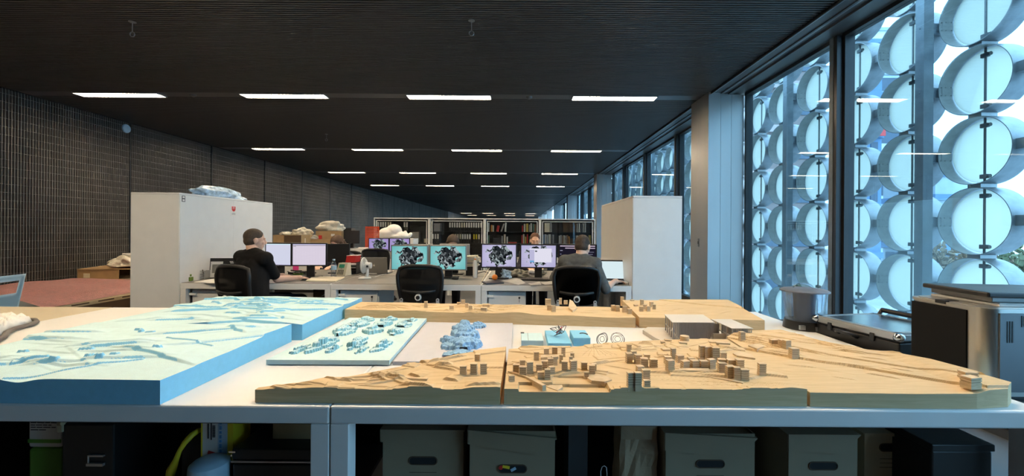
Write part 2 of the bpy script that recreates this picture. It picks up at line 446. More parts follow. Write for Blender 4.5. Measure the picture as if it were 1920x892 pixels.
for i, yc in enumerate(COLS):
    m = MB()
    m.bb(2.63, 2.80, yc-.285, yc+.285, 0, ZC); m.bb(2.806, 2.95, yc-.28, yc+.28, 0, ZC-.02)
    m.bb(2.956, 3.06, yc-.275, yc+.275, 0, ZC-.03); m.bb(3.066, 3.13, yc-.26, yc+.26, 0, ZC-.03); m.bb(2.7, 3.1, yc-.25, yc+.25, 0, ZC-.05)
    o = struct(m, 'trim_%d' % (4+i), 'column_metal')
    if i == 1:
        q = MB(); q.bb(2.622, 2.632, yc-.02, yc+.02, 1.10, 1.22, bev=.002); q.mi_(1).bb(2.618, 2.624, yc-.010, yc+.010, 1.14, 1.18)
        q.build('switch_plate', ['bead_metal', 'dark_frame'], o)
MUL = [6.06+2.03*k for k in range(-4, 13)]
n = 0
for a, b in zip(MUL[:-1], MUL[1:]):
    n += 1
    y0, y1 = max(a+.045, -1.35), b-.045
    for yc in COLS:                       # a bay that meets a column stops at its face
        if y0 < yc+.285 and y0 > yc-.285: y0 = yc+.285
        if y1 > yc-.285 and y1 < yc+.285: y1 = yc-.285
    m = MB()
    m.bb(XG, XG+.10, y0, y1, ZC-.05, ZC+.04); m.bb(XG, XG+.10, y0, y1, .06, .12)
    for yy in (y0, y1-.03): m.bb(XG+.005, XG+.10, yy, yy+.03, .12, ZC-.05)
    o = struct(m, 'window_%d' % n, 'dark_frame')
    if not any(abs(b-yc) < .3 for yc in COLS):
        q = MB(); q.bb(XG-.045, XG+.10, b-.045, b+.0, .06, ZC-.03); q.bb(XG-.05, XG-.045, b-.045, b+.0, .06, ZC-.03)
        q.build('mullion', 'dark_frame', o)
        q = MB(); q.bb(XG-.056, XG-.03, b-.004, b+.045, .06, ZC-.03); q.bb(XG-.03, XG+.10, b, b+.045, .06, ZC-.03); q.build('mullion_face', 'post_steel', o)
    q = MB(); q.bb(XG+.045, XG+.053, y0+.03, y1-.03, .12, ZC-.05); q.build('pane', 'window_glass', o)

# ------------------------------------------------------------------ ceiling lights
def ceiling_light(loc, label):
    t = thing('ceiling_light', label, 'ceiling light', loc, group='strip lamps in the ceiling')
    m = MB(); m.bb(-.61, .61, -.092, -.082, -.014, .02); m.bb(-.61, .61, .082, .092, -.014, .02)
    m.bb(-.612, -.60, -.092, .092, -.014, .02); m.bb(.60, .612, -.092, .092, -.014, .02)
    m.build('housing', 'bead_metal', t)
    m = MB(); m.bb(-.60, .60, -.082, .082, -.004, .004); m.build('diffuser', 'lamp_glow', t)
    m = MB()
    for i in range(23): m.bb(-.575+i*.0523, -.572+i*.0523, -.082, .082, -.013, -.004)
    m.build('louvre', 'white_metal', t)
    return t
L0 = None
COLX = [.78+.6-2.4*k for k in range(4)]       # centres, right to left
COLN = ['rightmost', 'second from right', 'second from left', 'leftmost']
ROWN = ['row above the table', 'first visible row', 'second visible row', 'third visible row', 'fourth visible row', 'far end row', 'farthest end row']
for r, yy in enumerate(LAMP_Y):
    for c, xx in enumerate(COLX):
        lab = 'lit strip lamp recessed in dark ceiling, %s in %s' % (COLN[c], ROWN[r])
        if L0 is None: L0 = ceiling_light((xx, yy, ZC), lab)
        else: copy_tree(L0, (xx, yy, ZC), label=lab)
def ceiling_hook(p, label, big=1.0):
    m = MB(); m.cyl((0, 0, 0), (0, 0, -.10*big), .004, n=8); m.lathe([(0.03, 0), (.03, .004), (.008, .008)], (0, 0, -.008), 16)
    m.tube([(.022*math.cos(a), 0, -.122*1-.022*math.sin(a)) for a in [i*math.pi/8 for i in range(16)]], .005, 6, closed=True)
    o = m.build('ceiling_hook', 'bead_metal', None, smooth=True); o.location = p
    solid(o, label, 'hook', 'ring hooks under the ceiling')
for (px, py, lab) in ((248, 64, 'small metal ring hook under dark ceiling, above the left cabinet'), (884, 62, 'small metal ring hook under ceiling, near centre above the lamps'), (612, 262, 'tiny ring hook under ceiling between the first and second lamp rows')):
    p = on(px, py, ZC-.12); ceiling_hook((p.x, p.y, ZC), lab)
for (px, lab) in ((372, 'small round detector on the ceiling strip between the two left lamps'), (992, 'small round detector on the ceiling strip between the two right lamps')):
    p = on(px, 182.5, ZC)
    m = MB(); m.lathe([(.0, -.03), (.03, -.026), (.045, -.012), (.05, 0)], (0, 0, 0), 20)
    o = m.build('smoke_detector', 'soffit', None, smooth=True); o.location = (p.x, STRIP_Y[1], ZC+.004); solid(o, lab, 'smoke detector', 'detectors on the ceiling strip')
d = 770*7.2/737
p = at(235, 241, d)
m = MB(); m.lathe([(.0, .03), (.06, .028), (.075, .018), (.08, 0)], (0, 0, 0), 24, axis='X')
o = m.build('wall_sensor', 'pale_blue_plastic', None, smooth=True); o.location = (XL, p.y, p.z); solid(o, 'pale blue round sensor high on the dark grating wall', 'sensor')

# ------------------------------------------------------------------ facade of rings outside the glass
S, PY, XR = .65, .70, 4.19
def ring_parts(parent):
    m = MB(); m.lathe([(.312, 0), (.306, 0), (.306, .19), (.312, .19)], (0, 0, 0), 56, axis='X', closed=True)
    ring = m.build('ring', 'galvanised', parent, smooth=True)
    m = MB()
    for dx in (.022, .062, .118):
        for dz in (-.04, .04):
            for sy in (1, -1):
                yy = math.sqrt(.306**2-dz**2)*sy
                m.cyl((dx, yy, dz), (dx, yy-.004*sy, dz), .006, n=8)
    m.build('rivets', 'rod_dark', ring)
    m = MB(); m.lathe([(.0, .132), (.296, .132), (.296, .142), (.0, .142)], (0, 0, 0), 56, axis='X'); disc = m.build('disc', 'frosted_glass', parent, smooth=True)
    m = MB(); m.cyl((.118, 0, -.306), (.118, 0, .306), .0095, n=12); rod = m.build('pivot_rod', 'rod_dark', parent, smooth=True)
    for sz in (1, -1):
        m = MB(); m.box((.116, 0, sz*.235), (.030, .062, .040), bev=.004); m.cyl((.112, -.05, sz*.235), (.112, -.028, sz*.235), .017, n=14)
        m.build('clamp', 'rod_dark', rod)
    m = MB(); m.bb(.02, .17, -.055, .055, .309, .341); m.build('spacer', 'galvanised', parent)
    m = MB(); m.bb(.03, .16, .302, PY-.302, -.045, .045); m.build('side_spacer', 'galvanised', parent)
ring0 = None
ROWZ = [4.03-S*i for i in range(8)]
k0 = 4.497-4*PY                 # second column is centred 4.463 m out
def mini_ring():
    m = MB(); m.lathe([(.312, 0), (.306, 0), (.306, .19), (.312, .19)], (0, 0, 0), 32, axis='X', closed=True)
    m.mi_(0).bb(.02, .17, -.055, .055, .309, .341); m.bb(.03, .16, .302, PY-.302, -.045, .045)
    m.mi_(1).lathe([(.0, .132), (.296, .132), (.296, .142), (.0, .142)], (0, 0, 0), 32, axis='X')
    m.mi_(2).cyl((.118, 0, -.306), (.118, 0, .306), .0095, n=6)
    return m.build('facade_ring', ['galvanised', 'frosted_glass', 'rod_dark'], None, smooth=True)
mini0 = None
for j in range(0, 46):
    yy = k0+PY*j
    near = yy < 8.3
    strip = 9.3 < yy < 10.8
    bay2 = 10.8 <= yy < 19.0
    bay3 = 22.6 < yy < 27.5
    if not (near or strip or bay2 or bay3) or yy < 2.9: continue
    for r, zz in enumerate(ROWZ):
        if (bay2 and r > 3) or (bay3 and r > 2): continue
        if near:
            ci = int(round((7.297-yy)/PY))       # column count from the steel pillar
            cn = ORD[ci+1] if ci >= -1 else ORD[0]
            lab = 'galvanised facade ring with frosted disc, %s row down, %s column right of the pillar' % (ORD[r], cn)
            if ring0 is None:
                ring0 = thing('facade_ring', lab, 'facade ring', (XR, yy, zz), group='rings of the outer screen'); ring_parts(ring0)
            else: copy_tree(ring0, (XR, yy, zz), label=lab)
        else:
            if strip: lab = 'facade ring in the glazed gap left of the pillar, %s row down, %s column' % (ORD[r], 'nearer' if yy < 10.1 else 'farther')
            elif bay2: lab = 'facade ring outside windows above the right cabinet, %s row down, %s column from pillar' % (ORD[r], ORD[int((yy-10.8)/PY)])
            else: lab = 'tiny facade ring outside the far windows, %s row down, %s column beyond the second pillar' % (ORD[r], ORD[int((yy-22.6)/PY)])
            if mini0 is None: mini0 = mini_ring(); o = mini0
            else: o = mini0.copy(); C.objects.link(o)
            o.location = (XR, yy, zz)
            tag(o, lab, 'facade ring', 'rings of the outer screen')
post0 = None
for i in range(0, 12):
    yy = 4.15+2.1*i
    if i in (2,): continue
    lab = ['wide galvanised steel post outside the glass, nearest to the printer', 'galvanised steel post outside the glass, second from the printer'][i] if i < 2 else 'slim steel facade post beyond the pillar, %s outside the glass' % ORD[i-3]
    t = thing('facade_post', lab, 'post', (4.09, yy, 0), group='posts of the outer screen')
    m = MB(); m.bb(-.05, .05, -.045, -.037, -3.9, 4.8); m.bb(-.05, .05, .037, .045, -3.9, 4.8); m.bb(-.05, -.040, -.037, .037, -3.9, 4.8); m.build('beam', 'post_steel', t)
    m = MB()
    for zz in ROWZ:
        m.bb(.045, .25, -.012, .012, zz-.05, zz+.05); m.cyl((-.056, 0, zz), (-.05, 0, zz), .008, n=8)
    m.build('bracket', 'post_steel', t)

# ------------------------------------------------------------------ outside
for nm, c in (('ext_brown', (.20, .15, .14)), ('ext_white', (.62, .70, .76)), ('ext_blue', (.12, .22, .36)), ('ext_grey', (.36, .42, .46)), ('ext_glass', (.08, .11, .15)), ('ext_band', (.38, .30, .28)), ('ext_red', (.6, .06, .06))):
    mat(nm, c, .6, var=.1, scale=.8)
mat('asphalt', (.38, .39, .40), .9, var=.1, scale=.5)
mat('tree_leaf', (.10, .12, .06), .9, var=.3, scale=3); mat('tree_autumn', (.18, .13, .08), .9, var=.3, scale=3); mat('bark', (.09, .07, .05), .9)
mat('fence_white', (.6, .65, .68), .6)
m = MB(); m.bb(3.3, 140, -30, 160, -4.3, -4.0); struct(m, 'ground', 'asphalt')
def building(name, label, x0, x1, y0, y1, z1, wall, band, fl=3.2, wx=2.2, band_h=.5, extra=None):
    t = thing(name, label, 'building', (x0, y0, -4))
    X, Y, Z = x1-x0, y1-y0, z1+4
    m = MB(); m.bb(0, X, 0, Y, 0, Z); m.build('wall', wall, t)
    m = MB(); m.bb(-.15, X, -.15, Y, Z, Z+.35); m.build('roof', band, t)
    nf = int(Z/fl)
    for f in range(nf):
        zz = f*fl+fl*.35
        q = MB()
        n_ = max(1, int(X/wx))
        for i in range(n_): q.bb(i*X/n_+.35, (i+1)*X/n_-.35, -.06, .02, zz, zz+fl*.5)
        n2 = max(1, int(Y/wx))
        for i in range(n2): q.bb(-.06, .02, i*Y/n2+.35, (i+1)*Y/n2-.35, zz, zz+fl*.5)
        q.build('window_row', 'ext_glass', t)
        q = MB(); q.bb(-.25, X, -.25, Y, f*fl+fl*.95, f*fl+fl*.95+band_h); q.build('floor_band', band, t)
    return t
building('office_building', 'brown masonry office block with dark window rows behind the left rings', 15, 22, 30, 50, 16.5, 'ext_brown', 'ext_band')
building('tower_block', 'tall white apartment tower with balconies seen between the rings', 38, 41, 44, 50, 23, 'ext_white', 'ext_grey', fl=2.8, wx=1.6, band_h=.25)
building('blue_building', 'dark blue clad building in front of the white tower', 29.6, 30.9, 35, 38, 17.5, 'ext_blue', 'ext_blue', fl=3.4)
t = building('warehouse', 'low pale grey warehouse with dark roof beyond the wide post', 35.5, 39.5, 35, 40, 6.2, 'ext_grey', 'ext_blue', fl=4.2, wx=4)
m = MB(); m.bb(0, 1.4, -.12, -.02, 0, 2.2)
o = m.build('street_sign', 'ext_red', None); o.location = (23.2, 26.0, 6.5); solid(o, 'small red sign on the building outside, glimpsed between rings', 'sign')
o.location = (29.3, 34.5, 9.5)
def tree(p, h, w, leaf, label, seed):
    rr = random.Random(seed)
    t = thing('tree', label, 'tree', p, group='trees along the street')
    m = MB(); m.cyl((0, 0, 0), (0, 0, h*.6), .16, .08, 8)
    for i in range(5): a = rr.random()*6.28; m.cyl((0, 0, h*(.35+.06*i)), (math.cos(a)*w*.5, math.sin(a)*w*.5, h*(.65+.06*i)), .05, .02, 6)
    m.build('trunk', 'bark', t)
    m = MB()
    for i in range(420):
        a, b, r_ = rr.random()*6.28, rr.uniform(-1, 1), rr.random()**.4
        c = Vector((math.cos(a)*math.sqrt(1-b*b)*w*r_, math.sin(a)*math.sqrt(1-b*b)*w*r_, h*.68+b*h*.32*r_))
        s_ = rr.uniform(.12, .3)
        m.box(c, (s_, s_, s_*.25), rz=rr.random()*6, rx=rr.random()*3, ry=rr.random()*3)
    m.build('crown', leaf, t)
tree((25, 24, -4), 4.9, 1.5, 'tree_autumn', 'brownish street tree just right of the wide steel post outside', 1)
tree((29.5, 24, -4), 5.0, 1.6, 'tree_leaf', 'dark green street tree outside, at the right edge behind the rings', 2)
tree((16.6, 24, -4), 2.7, .9, 'tree_leaf', 'small green tree outside, behind the clear plastic tub', 3)
tree((32.5, 28.5, -4), 4.6, 1.5, 'tree_autumn', 'brownish street tree outside, between the two darker trees', 4)
t = thing('railing', 'white street railing outside, low between the rings', 'railing', (13, 16, -4))
m = MB()
for zz in (.9, 1.6, 2.3, 2.9): m.bb(0, 12, -.03, .03, zz, zz+.07)
m.build('rail', 'fence_white', t)
for i in range(9):
    m = MB(); m.bb(i*1.5-.04, i*1.5+.04, -.05, .05, 0, 3.0); m.build('post', 'fence_white', t)

# ------------------------------------------------------------------ sky
w = bpy.data.worlds.new('sky'); scene.world = w; w.use_nodes = True
nt = w.node_tree; nt.nodes.clear()
o_ = nt.nodes.new('ShaderNodeOutputWorld'); b_ = nt.nodes.new('ShaderNodeBackground')
tc = nt.nodes.new('ShaderNodeTexCoord'); sx = nt.nodes.new('ShaderNodeSeparateXYZ'); rp = nt.nodes.new('ShaderNodeValToRGB')
nt.links.new(tc.outputs['Generated'], sx.inputs[0]); nt.links.new(sx.outputs[2], rp.inputs[0])
rp.color_ramp.elements[0].position = .0; rp.color_ramp.elements[1].position = 1.0      # overcast: the zenith is brighter than the horizon
rp.color_ramp.elements[0].color = (.35, .61, .82, 1); rp.color_ramp.elements[1].color = (.60, 1.0, 1.36, 1)
nt.links.new(rp.outputs[0], b_.inputs[0]); b_.inputs[1].default_value = 5.6
nt.links.new(b_.outputs[0], o_.inputs[0])
# ------------------------------------------------------------------ the model tables
ZT = .74
def model_table(name, label, x0, x1, y0=1.326, y1=2.965, top='white_laminate'):
    t = thing(name, label, 'table', ((x0+x1)/2, (y0+y1)/2, 0), group='white model tables')
    hx, hy = (x1-x0)/2-.001, (y1-y0)/2
    m = MB(); m.bb(-hx, hx, -hy, hy, ZT-.058, ZT, bev=.006); m.build('worktop', top, t)
    for sx in (-1, 1):
        for sy in (-1, 1):
            m = MB(); xx = sx*(hx-.031); yy = sy*(hy-.031); m.bb(xx-.03, xx+.03, yy-.03, yy+.03, 0, ZT-.0585, bev=.003); m.build('leg', 'white_laminate', t)
    m = MB(); m.bb(-hx+.062, hx-.062, -hy+.09, hy-.09, .18, .20); m.build('shelf', 'dark_void', t)
    m = MB(); m.bb(-hx+.062, hx-.062, -.012, .012, .2, ZT-.10); m.build('divider', 'dark_void', t)
    m = MB()
    for yy in (-hy+.11, 0, hy-.11): m.bb(-hx+.062, hx-.062, yy-.02, yy+.02, ZT-.10, ZT-.0585)
    m.build('under_rail', 'dark_frame', t)
    return t
model_table('model_table', 'long white table carrying the blue foam landscape blocks', -2.92, -.606)
model_table('model_table', 'long white table carrying the wooden landscape models', -.606, 1.72)
model_table('model_table', 'white table end with dim light painted in, holding the white cloth, left of blue models', -5.22, -2.92, top='dimmed_laminate')

# ------------------------------------------------------------------ landscape models
def facets(seed, n, bx, by, Lr, Wr, Hr, ang=(-35, 35), flat=0.0, e=.0028):
    rr = random.Random(seed); ps = []
    for i in range(n):
        ps.append((rr.uniform(*bx), rr.uniform(*by), R(rr.uniform(*ang)), rr.uniform(*Lr), rr.uniform(*Wr), rr.uniform(*Hr), rr.random() < flat))
    def f(X, Y, h):
        for (cx, cy, a, L, W, H, fl) in ps:
            u = ((X-cx)*math.cos(a)+(Y-cy)*math.sin(a))/L; v = (-(X-cx)*math.sin(a)+(Y-cy)*math.cos(a))/W
            ins = np.clip((1-np.abs(u))*L/e, 0, 1)*np.clip((1-np.abs(v))*W/e, 0, 1)
            if fl: h = h + ins*H*.6
            else: h = h + ins*H*(1-v)*.5*np.clip(1.35*(1-u*u), 0, 1)
        return h
    return f
def rectf(rects):
    def f(X, Y, h):
        for (cx, cy, L, W, a, H) in rects:
            a = R(a); u = ((X-cx)*math.cos(a)+(Y-cy)*math.sin(a))/L; v = (-(X-cx)*math.sin(a)+(Y-cy)*math.cos(a))/W
            h = h + H*np.clip((.5-np.abs(u))*L/.004, 0, 1)*np.clip((.5-np.abs(v))*W/.004, 0, 1)
        return h
    return f
def wave(A, kx, ky, ph):
    return lambda X, Y, h: h + A*np.sin(kx*X+ph)*np.cos(ky*Y+ph*1.7)
def terrain(name, edge, hfs, nx, ny, m, parent, z0):
    """edge(u, v) -> X, Y (world) on arrays; heights are above z0. Closed solid, stored relative to the parent."""
    u = np.linspace(0, 1, nx); v = np.linspace(0, 1, ny); U, V = np.meshgrid(u, v)
    X, Y = edge(U, V); h = np.zeros_like(X)
    for f in hfs: h = f(X, Y, h)
    h = np.maximum(h, .012)
    L = parent.location
    top = np.stack([X-L.x, Y-L.y, h+z0-L.z], -1).reshape(-1, 3)
    border = [i for i in range(nx)] + [r*nx+nx-1 for r in range(1, ny)] + [(ny-1)*nx+i for i in range(nx-2, -1, -1)] + [r*nx for r in range(ny-2, 0, -1)]
    bot = top[border].copy(); bot[:, 2] = z0-L.z
    N = nx*ny; verts = np.concatenate([top, bot])
    i = np.arange(nx-1); j = np.arange(ny-1); I, J = np.meshgrid(i, j); a = (J*nx+I).ravel()
    faces = np.stack([a, a+1, a+nx+1, a+nx], 1).tolist()
    nb = len(border)
    for q in range(nb):
        r = (q+1) % nb
        faces.append([border[q], N+q, N+r, border[r]])
    faces.append([N+q for q in range(nb)][::-1])
    me = bpy.data.meshes.new(name); me.from_pydata(verts.tolist(), [], faces); mm = m if isinstance(m, tuple) else (m,)
    for q in mm: me.materials.append(M[q])
    if len(mm) > 1:                       # milled top skin, plain foam where it is cut steeply
        for p in me.polygons: p.material_index = 0 if p.normal.z > .70 else 1; p.use_smooth = True
        smooth_by_angle(me, R(50))
    o = bpy.data.objects.new(name, me); C.objects.link(o); o.parent = parent
    def hz(x, y):
        A = np.array([[x]]); B = np.array([[y]]); q = np.zeros((1, 1))
        for f in hfs: q = f(A, B, q)
        return float(max(q[0, 0], .012))
    return o, hz
def curve_edge(xl0, xl1, xr0, xr1, front, back):
    """left/right ends (front, back) and front/back outlines as polylines of (x, y)."""
    fx, fy = zip(*front); bx, by = zip(*back)
    def e(U, V):
        X = (xl0+(xl1-xl0)*V) + ((xr0+(xr1-xr0)*V)-(xl0+(xl1-xl0)*V))*U
        xf = xl0+(xr0-xl0)*U; xb = xl1+(xr1-xl1)*U
        Y = np.interp(xf, fx, fy)*(1-V) + np.interp(xb, bx, by)*V
        return X, Y
    return e
base = lambda z: (lambda X, Y, h: h+z)
def tilt(ax, ay, x0, y0): return lambda X, Y, h: h + ax*(X-x0) + ay*(Y-y0)
TB = ZT+.0008
# --- two big blue foam slabs
t = thing('foam_landscape_block', 'large blue foam landscape slab at the front left of the table', 'landscape model', (-1.65, 1.7, ZT))
FR = [(-1.93, 1.42, .03, .05, 0, .016), (-1.86, 1.44, .03, .045, 0, .016), (-1.78, 1.5, .10, .018, 30, .010), (-1.70, 1.62, .05, .02, 10, .010), (-1.95, 1.62, .035, .018, 5, .010),
      (-1.60, 1.53, .02, .02, 20, .012), (-1.57, 1.54, .02, .03, 20, .009), (-1.54, 1.515, .025, .02, 20, .011), (-1.62, 1.56, .02, .02, 40, .008), (-1.52, 1.55, .03, .02, 0, .008),
      (-1.42, 1.62, .03, .02, 10, .010), (-1.68, 1.49, .03, .02, 0, .008), (-1.8, 1.95, .03, .02, 0, .01), (-1.76, 1.92, .02, .02, 0, .012), (-1.7, 1.9, .04, .02, 0, .008), (-1.53, 1.43, .35, .012, 32, .006), (-1.40, 1.75, .30, .010, -20, .006)]
terrain('terrain', curve_edge(-2.15, -2.15, -1.155, -1.148, [(-2.15, 1.334), (-1.155, 1.328)], [(-2.15, 2.085), (-1.148, 2.085)]),
        [base(.079), wave(.006, 6, 5, .8), lambda X, Y, h: h+.010*np.clip((Y-1.55)/.5, 0, 1), lambda X, Y, h: h-.012*np.exp(-((X+1.62)/.05)**2)*(Y < 1.75)*np.clip((1.8-Y)/.4, 0, 1),
         facets(3, 20, (-2.1, -1.25), (1.5, 2.05), (.08, .30), (.04, .12), (.003, .014), (-40, 40), e=.010), rectf(FR)], 380, 300, ('foam_milled', 'foam_blue'), t, TB)
t = thing('foam_landscape_block', 'large blue foam landscape slab behind the first, at the table back', 'landscape model', (-1.65, 2.5, ZT))
terrain('terrain', curve_edge(-2.15, -2.16, -1.108, -1.122, [(-2.15, 2.108), (-1.108, 2.112)], [(-2.16, 2.955), (-1.122, 2.955)]),
        [base(.082), wave(.004, 5, 6, 2.0), facets(11, 32, (-2.1, -1.2), (2.2, 2.93), (.08, .26), (.03, .09), (.006, .017), (-25, 25), e=.009),
         facets(12, 10, (-2.1, -1.2), (2.25, 2.9), (.04, .1), (.02, .05), (.012, .02), (-20, 20), e=.008)], 380, 320, ('foam_milled', 'foam_blue'), t, TB)
# --- foam board with twelve little carved hills
t = thing('hill_study_board', 'pale blue foam board with rows of small carved hills', 'study model', (-.80, 2.1, ZT))
Q = lambda s, v: (on(499, 685, ZT).lerp(on(730, 686, ZT), s)).lerp(on(655, 596.5, ZT+.02).lerp(on(800, 597.5, ZT+.02), s), v)
m = MB()
c4 = [Q(0, 0), Q(1, 0), Q(1, 1), Q(0, 1)]
m.hexa([(p.x, p.y, TB+.004) for p in c4]+[(p.x, p.y, ZT+.024) for p in c4]); m.build('board', 'foam_pale', t, world=True)
rr = random.Random(5)
def hill(cx, cy, L, W, H, seed, ang, z0, parent, m_, res=.0028, blobs=26, rib=.0):
    """one carved hill: a craggy heap of steep little pillars; a closed heightfield solid."""
    q = random.Random(seed); nx = int(W*2/res); ny = int(L*2/res)
    xs = np.linspace(-W, W, nx); ys = np.linspace(-L, L, ny); X, Y = np.meshgrid(xs, ys)
    h = np.zeros_like(X)
    for i in range(blobs):
        a = q.random()*6.28; r_ = q.random()**.6
        bx, by = math.cos(a)*r_*W*.72, math.sin(a)*r_*L*.78
        rad = q.uniform(.18, .42)*W; hh = H*(1-.65*r_)*q.uniform(.55, 1.1)
        e = 1-(((X-bx)/rad)**2+((Y-by)/(rad*q.uniform(.8, 1.9)))**2)
        e = e + .28*np.sin(np.arctan2(Y-by, X-bx)*9+i)
        h = np.maximum(h, hh*np.clip(e*5, 0, 1)*(.82+.18*np.clip(e, 0, 1)))
    idx = -np.ones(X.shape, int)
    keep = h > .0012
    cells = keep[:-1, :-1] | keep[1:, :-1] | keep[:-1, 1:] | keep[1:, 1:]
    vs = []; fs = []
    ca, sa = math.cos(ang), math.sin(ang)
    def vid(j, i):
        if idx[j, i] < 0:
            idx[j, i] = len(vs); x, y = X[j, i], Y[j, i]
            vs.append((cx+x*ca-y*sa-parent.location.x, cy+x*sa+y*ca-parent.location.y, z0+h[j, i]-parent.location.z))
        return idx[j, i]
    for j, i in zip(*np.nonzero(cells)): fs.append((vid(j, i), vid(j, i+1), vid(j+1, i+1), vid(j+1, i)))
    if not fs: return
    me = bpy.data.meshes.new('hill'); me.from_pydata(vs, [], fs); me.materials.append(M[m_])
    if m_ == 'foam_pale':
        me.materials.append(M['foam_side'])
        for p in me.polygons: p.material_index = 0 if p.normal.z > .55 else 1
    o = bpy.data.objects.new('hill', me); C.objects.link(o); o.parent = parent
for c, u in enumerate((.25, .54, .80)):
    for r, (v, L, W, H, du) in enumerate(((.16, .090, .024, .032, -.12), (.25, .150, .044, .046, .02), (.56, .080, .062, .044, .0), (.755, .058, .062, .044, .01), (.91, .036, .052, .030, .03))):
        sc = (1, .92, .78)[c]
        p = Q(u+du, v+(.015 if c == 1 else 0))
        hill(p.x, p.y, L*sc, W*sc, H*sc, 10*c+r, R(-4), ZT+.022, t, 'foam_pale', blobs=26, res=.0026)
# --- grey cast board with one blue rock pile
t = thing('rock_study_board', 'pale grey board with a craggy blue rock pile', 'study model', (-.30, 2.1, ZT))
m = MB(); c4 = [on(733, 680, ZT), on(962, 700, ZT), on(962, 601, ZT+.012), on(802, 600, ZT+.012)]
c4 = [Vector((-.528, 1.735, 0)), Vector((-.030, 1.735, 0)), Vector((-.030, 2.475, 0)), Vector((-.548, 2.475, 0))]
m.hexa([(p.x, p.y, TB) for p in c4]+[(p.x, p.y, ZT+.016) for p in c4]); m.build('board', 'resin_board', t, world=True)
for i, (px, py, L, W, H) in enumerate(((866, 664, .035, .085, .018), (868, 650, .085, .105, .058), (872, 630, .085, .085, .055), (870, 617, .07, .062, .06), (897, 612, .05, .040, .038), (840, 640, .04, .04, .04))):
    p = on(px, py, ZT+.016); hill(p.x, p.y, L, W, H, 70+i, R(10*i), ZT+.0155, t, 'foam_deep', blobs=30)

# --- wooden landscape models
def block(parent, x, y, zb, w, dpt, h, rz, name='block', floors=None, pale=False):
    floors = floors or max(2, int(round(h/.0075)))
    m = MB(); z = zb-.012
    m.mi_(0).box((x, y, zb-.004), (w*.98, dpt*.98, .016), rz=rz)
    fh = h/floors
    for i in range(floors):
        m.mi_(1).box((x, y, zb+fh*(i+.22)), (w*.90, dpt*.90, fh*.46), rz=rz)
        m.mi_(0).box((x, y, zb+fh*(i+.72)), (w, dpt, fh*.58), rz=rz)
    return m.build(name, ['basswood_block', 'burnt_edge'], parent, world=True)
def px_block(parent, hz, x, ytop, ybot, wpx, rz=None, zg=.80, nm='block', dr=.75):
    p = on(x, ybot, zg)
    for _ in range(3):
        zg = TB+hz(p.x, p.y); p = on(x, ybot, zg)
    k = p.y/F; rz = R(rnd.uniform(-8, 16)) if rz is None else R(rz)
    w = wpx*k*.9
    block(parent, p.x, p.y+w*dr*.5, zg-.001, w, w*dr, (ybot-ytop)*k*.93, rz, nm)
# A
tA = thing('wood_landscape_model', 'front left wooden landscape model, narrow wedge with three small towers', 'landscape model', (-.4, 1.5, ZT))
eA = curve_edge(-.862, -.862, -.056, -.050, [(-.87, 1.350), (-.05, 1.346)], [(-.87, 1.366), (-.60, 1.46), (-.38, 1.60), (-.25, 1.70), (-.04, 1.80)])
oA, hA = terrain('terrain', eA, [base(.046), tilt(.01, .03, -.45, 1.35), lambda X, Y, h: h+.012*np.exp(-((X+.66)/.05)**2-((Y-1.40)/.05)**2),
      facets(21, 34, (-.75, -.08), (1.36, 1.78), (.03, .10), (.012, .04), (.004, .011), (-40, 40), .25), facets(23, 16, (-.84, -.40), (1.355, 1.47), (.02, .07), (.008, .025), (.003, .008), (-35, 35)), facets(22, 9, (-.8, -.1), (1.345, 1.375), (.04, .08), (.02, .03), (.002, .006), (-4, 4), .8)], 260, 130, 'basswood', tA, TB)
for (x, a, b, w) in ((868, 685, 705, 14), (888, 680, 702, 14), (906, 680, 701, 14), (895, 663, 677, 11)): px_block(tA, hA, x, a, b, w)
p = on(783, 712, .79); block(tA, p.x, p.y, TB+hA(p.x, p.y)-.001, .07, .012, .008, R(-4), 'low_block', 1)
# B
tB = thing('wood_landscape_model', 'front middle wooden landscape model crowded with small block towers', 'landscape model', (.45, 1.6, ZT))
eB = curve_edge(-.043, -.038, .952, .985, [(-.05, 1.347), (.96, 1.349)], [(-.05, 1.76), (.10, 1.79), (.25, 1.80), (.42, 1.86), (.6, 1.90), (.8, 1.93), (1.0, 1.93)])
roads = [(.30+.012*i, 1.75, .004, .16, -28+9*i, -.004) for i in range(7)] + [(.62+.035*i, 1.395+.004*(i % 3), .004, .09, 62, -.003) for i in range(9)] + [(.75, 1.41, .50, .004, -6, -.003), (.73, 1.385, .46, .003, -3, -.003), (.70, 1.43, .5, .003, -9, -.003)]
oB, hB = terrain('terrain', eB, [base(.052), tilt(0, .028, 0, 1.35), lambda X, Y, h: h-.010*((X > .005) & (X < .305) & (Y < 1.352+.05)), lambda X, Y, h: h-.006*((X > .12) & (X < .30) & (Y < 1.46) & (((X-.21)/.10)**2+((Y-1.42)/.07)**2 < 1)),
      lambda X, Y, h: h+.010*np.exp(-((X-.90)/.06)**2-((Y-1.35)/.05)**2),
      facets(31, 52, (0, .95), (1.44, 1.88), (.03, .12), (.012, .035), (.003, .009), (-30, 30), .35), facets(32, 8, (.35, .9), (1.347, 1.375), (.03, .08), (.015, .03), (.002, .006), (-4, 4), .8), rectf(roads)], 330, 190, 'basswood', tB, TB)
c1 = lambda x, y: (940+x/7.385, 630+y/7.385)
c2 = lambda x, y: (1160+x/6.4, 620+y/6.4)
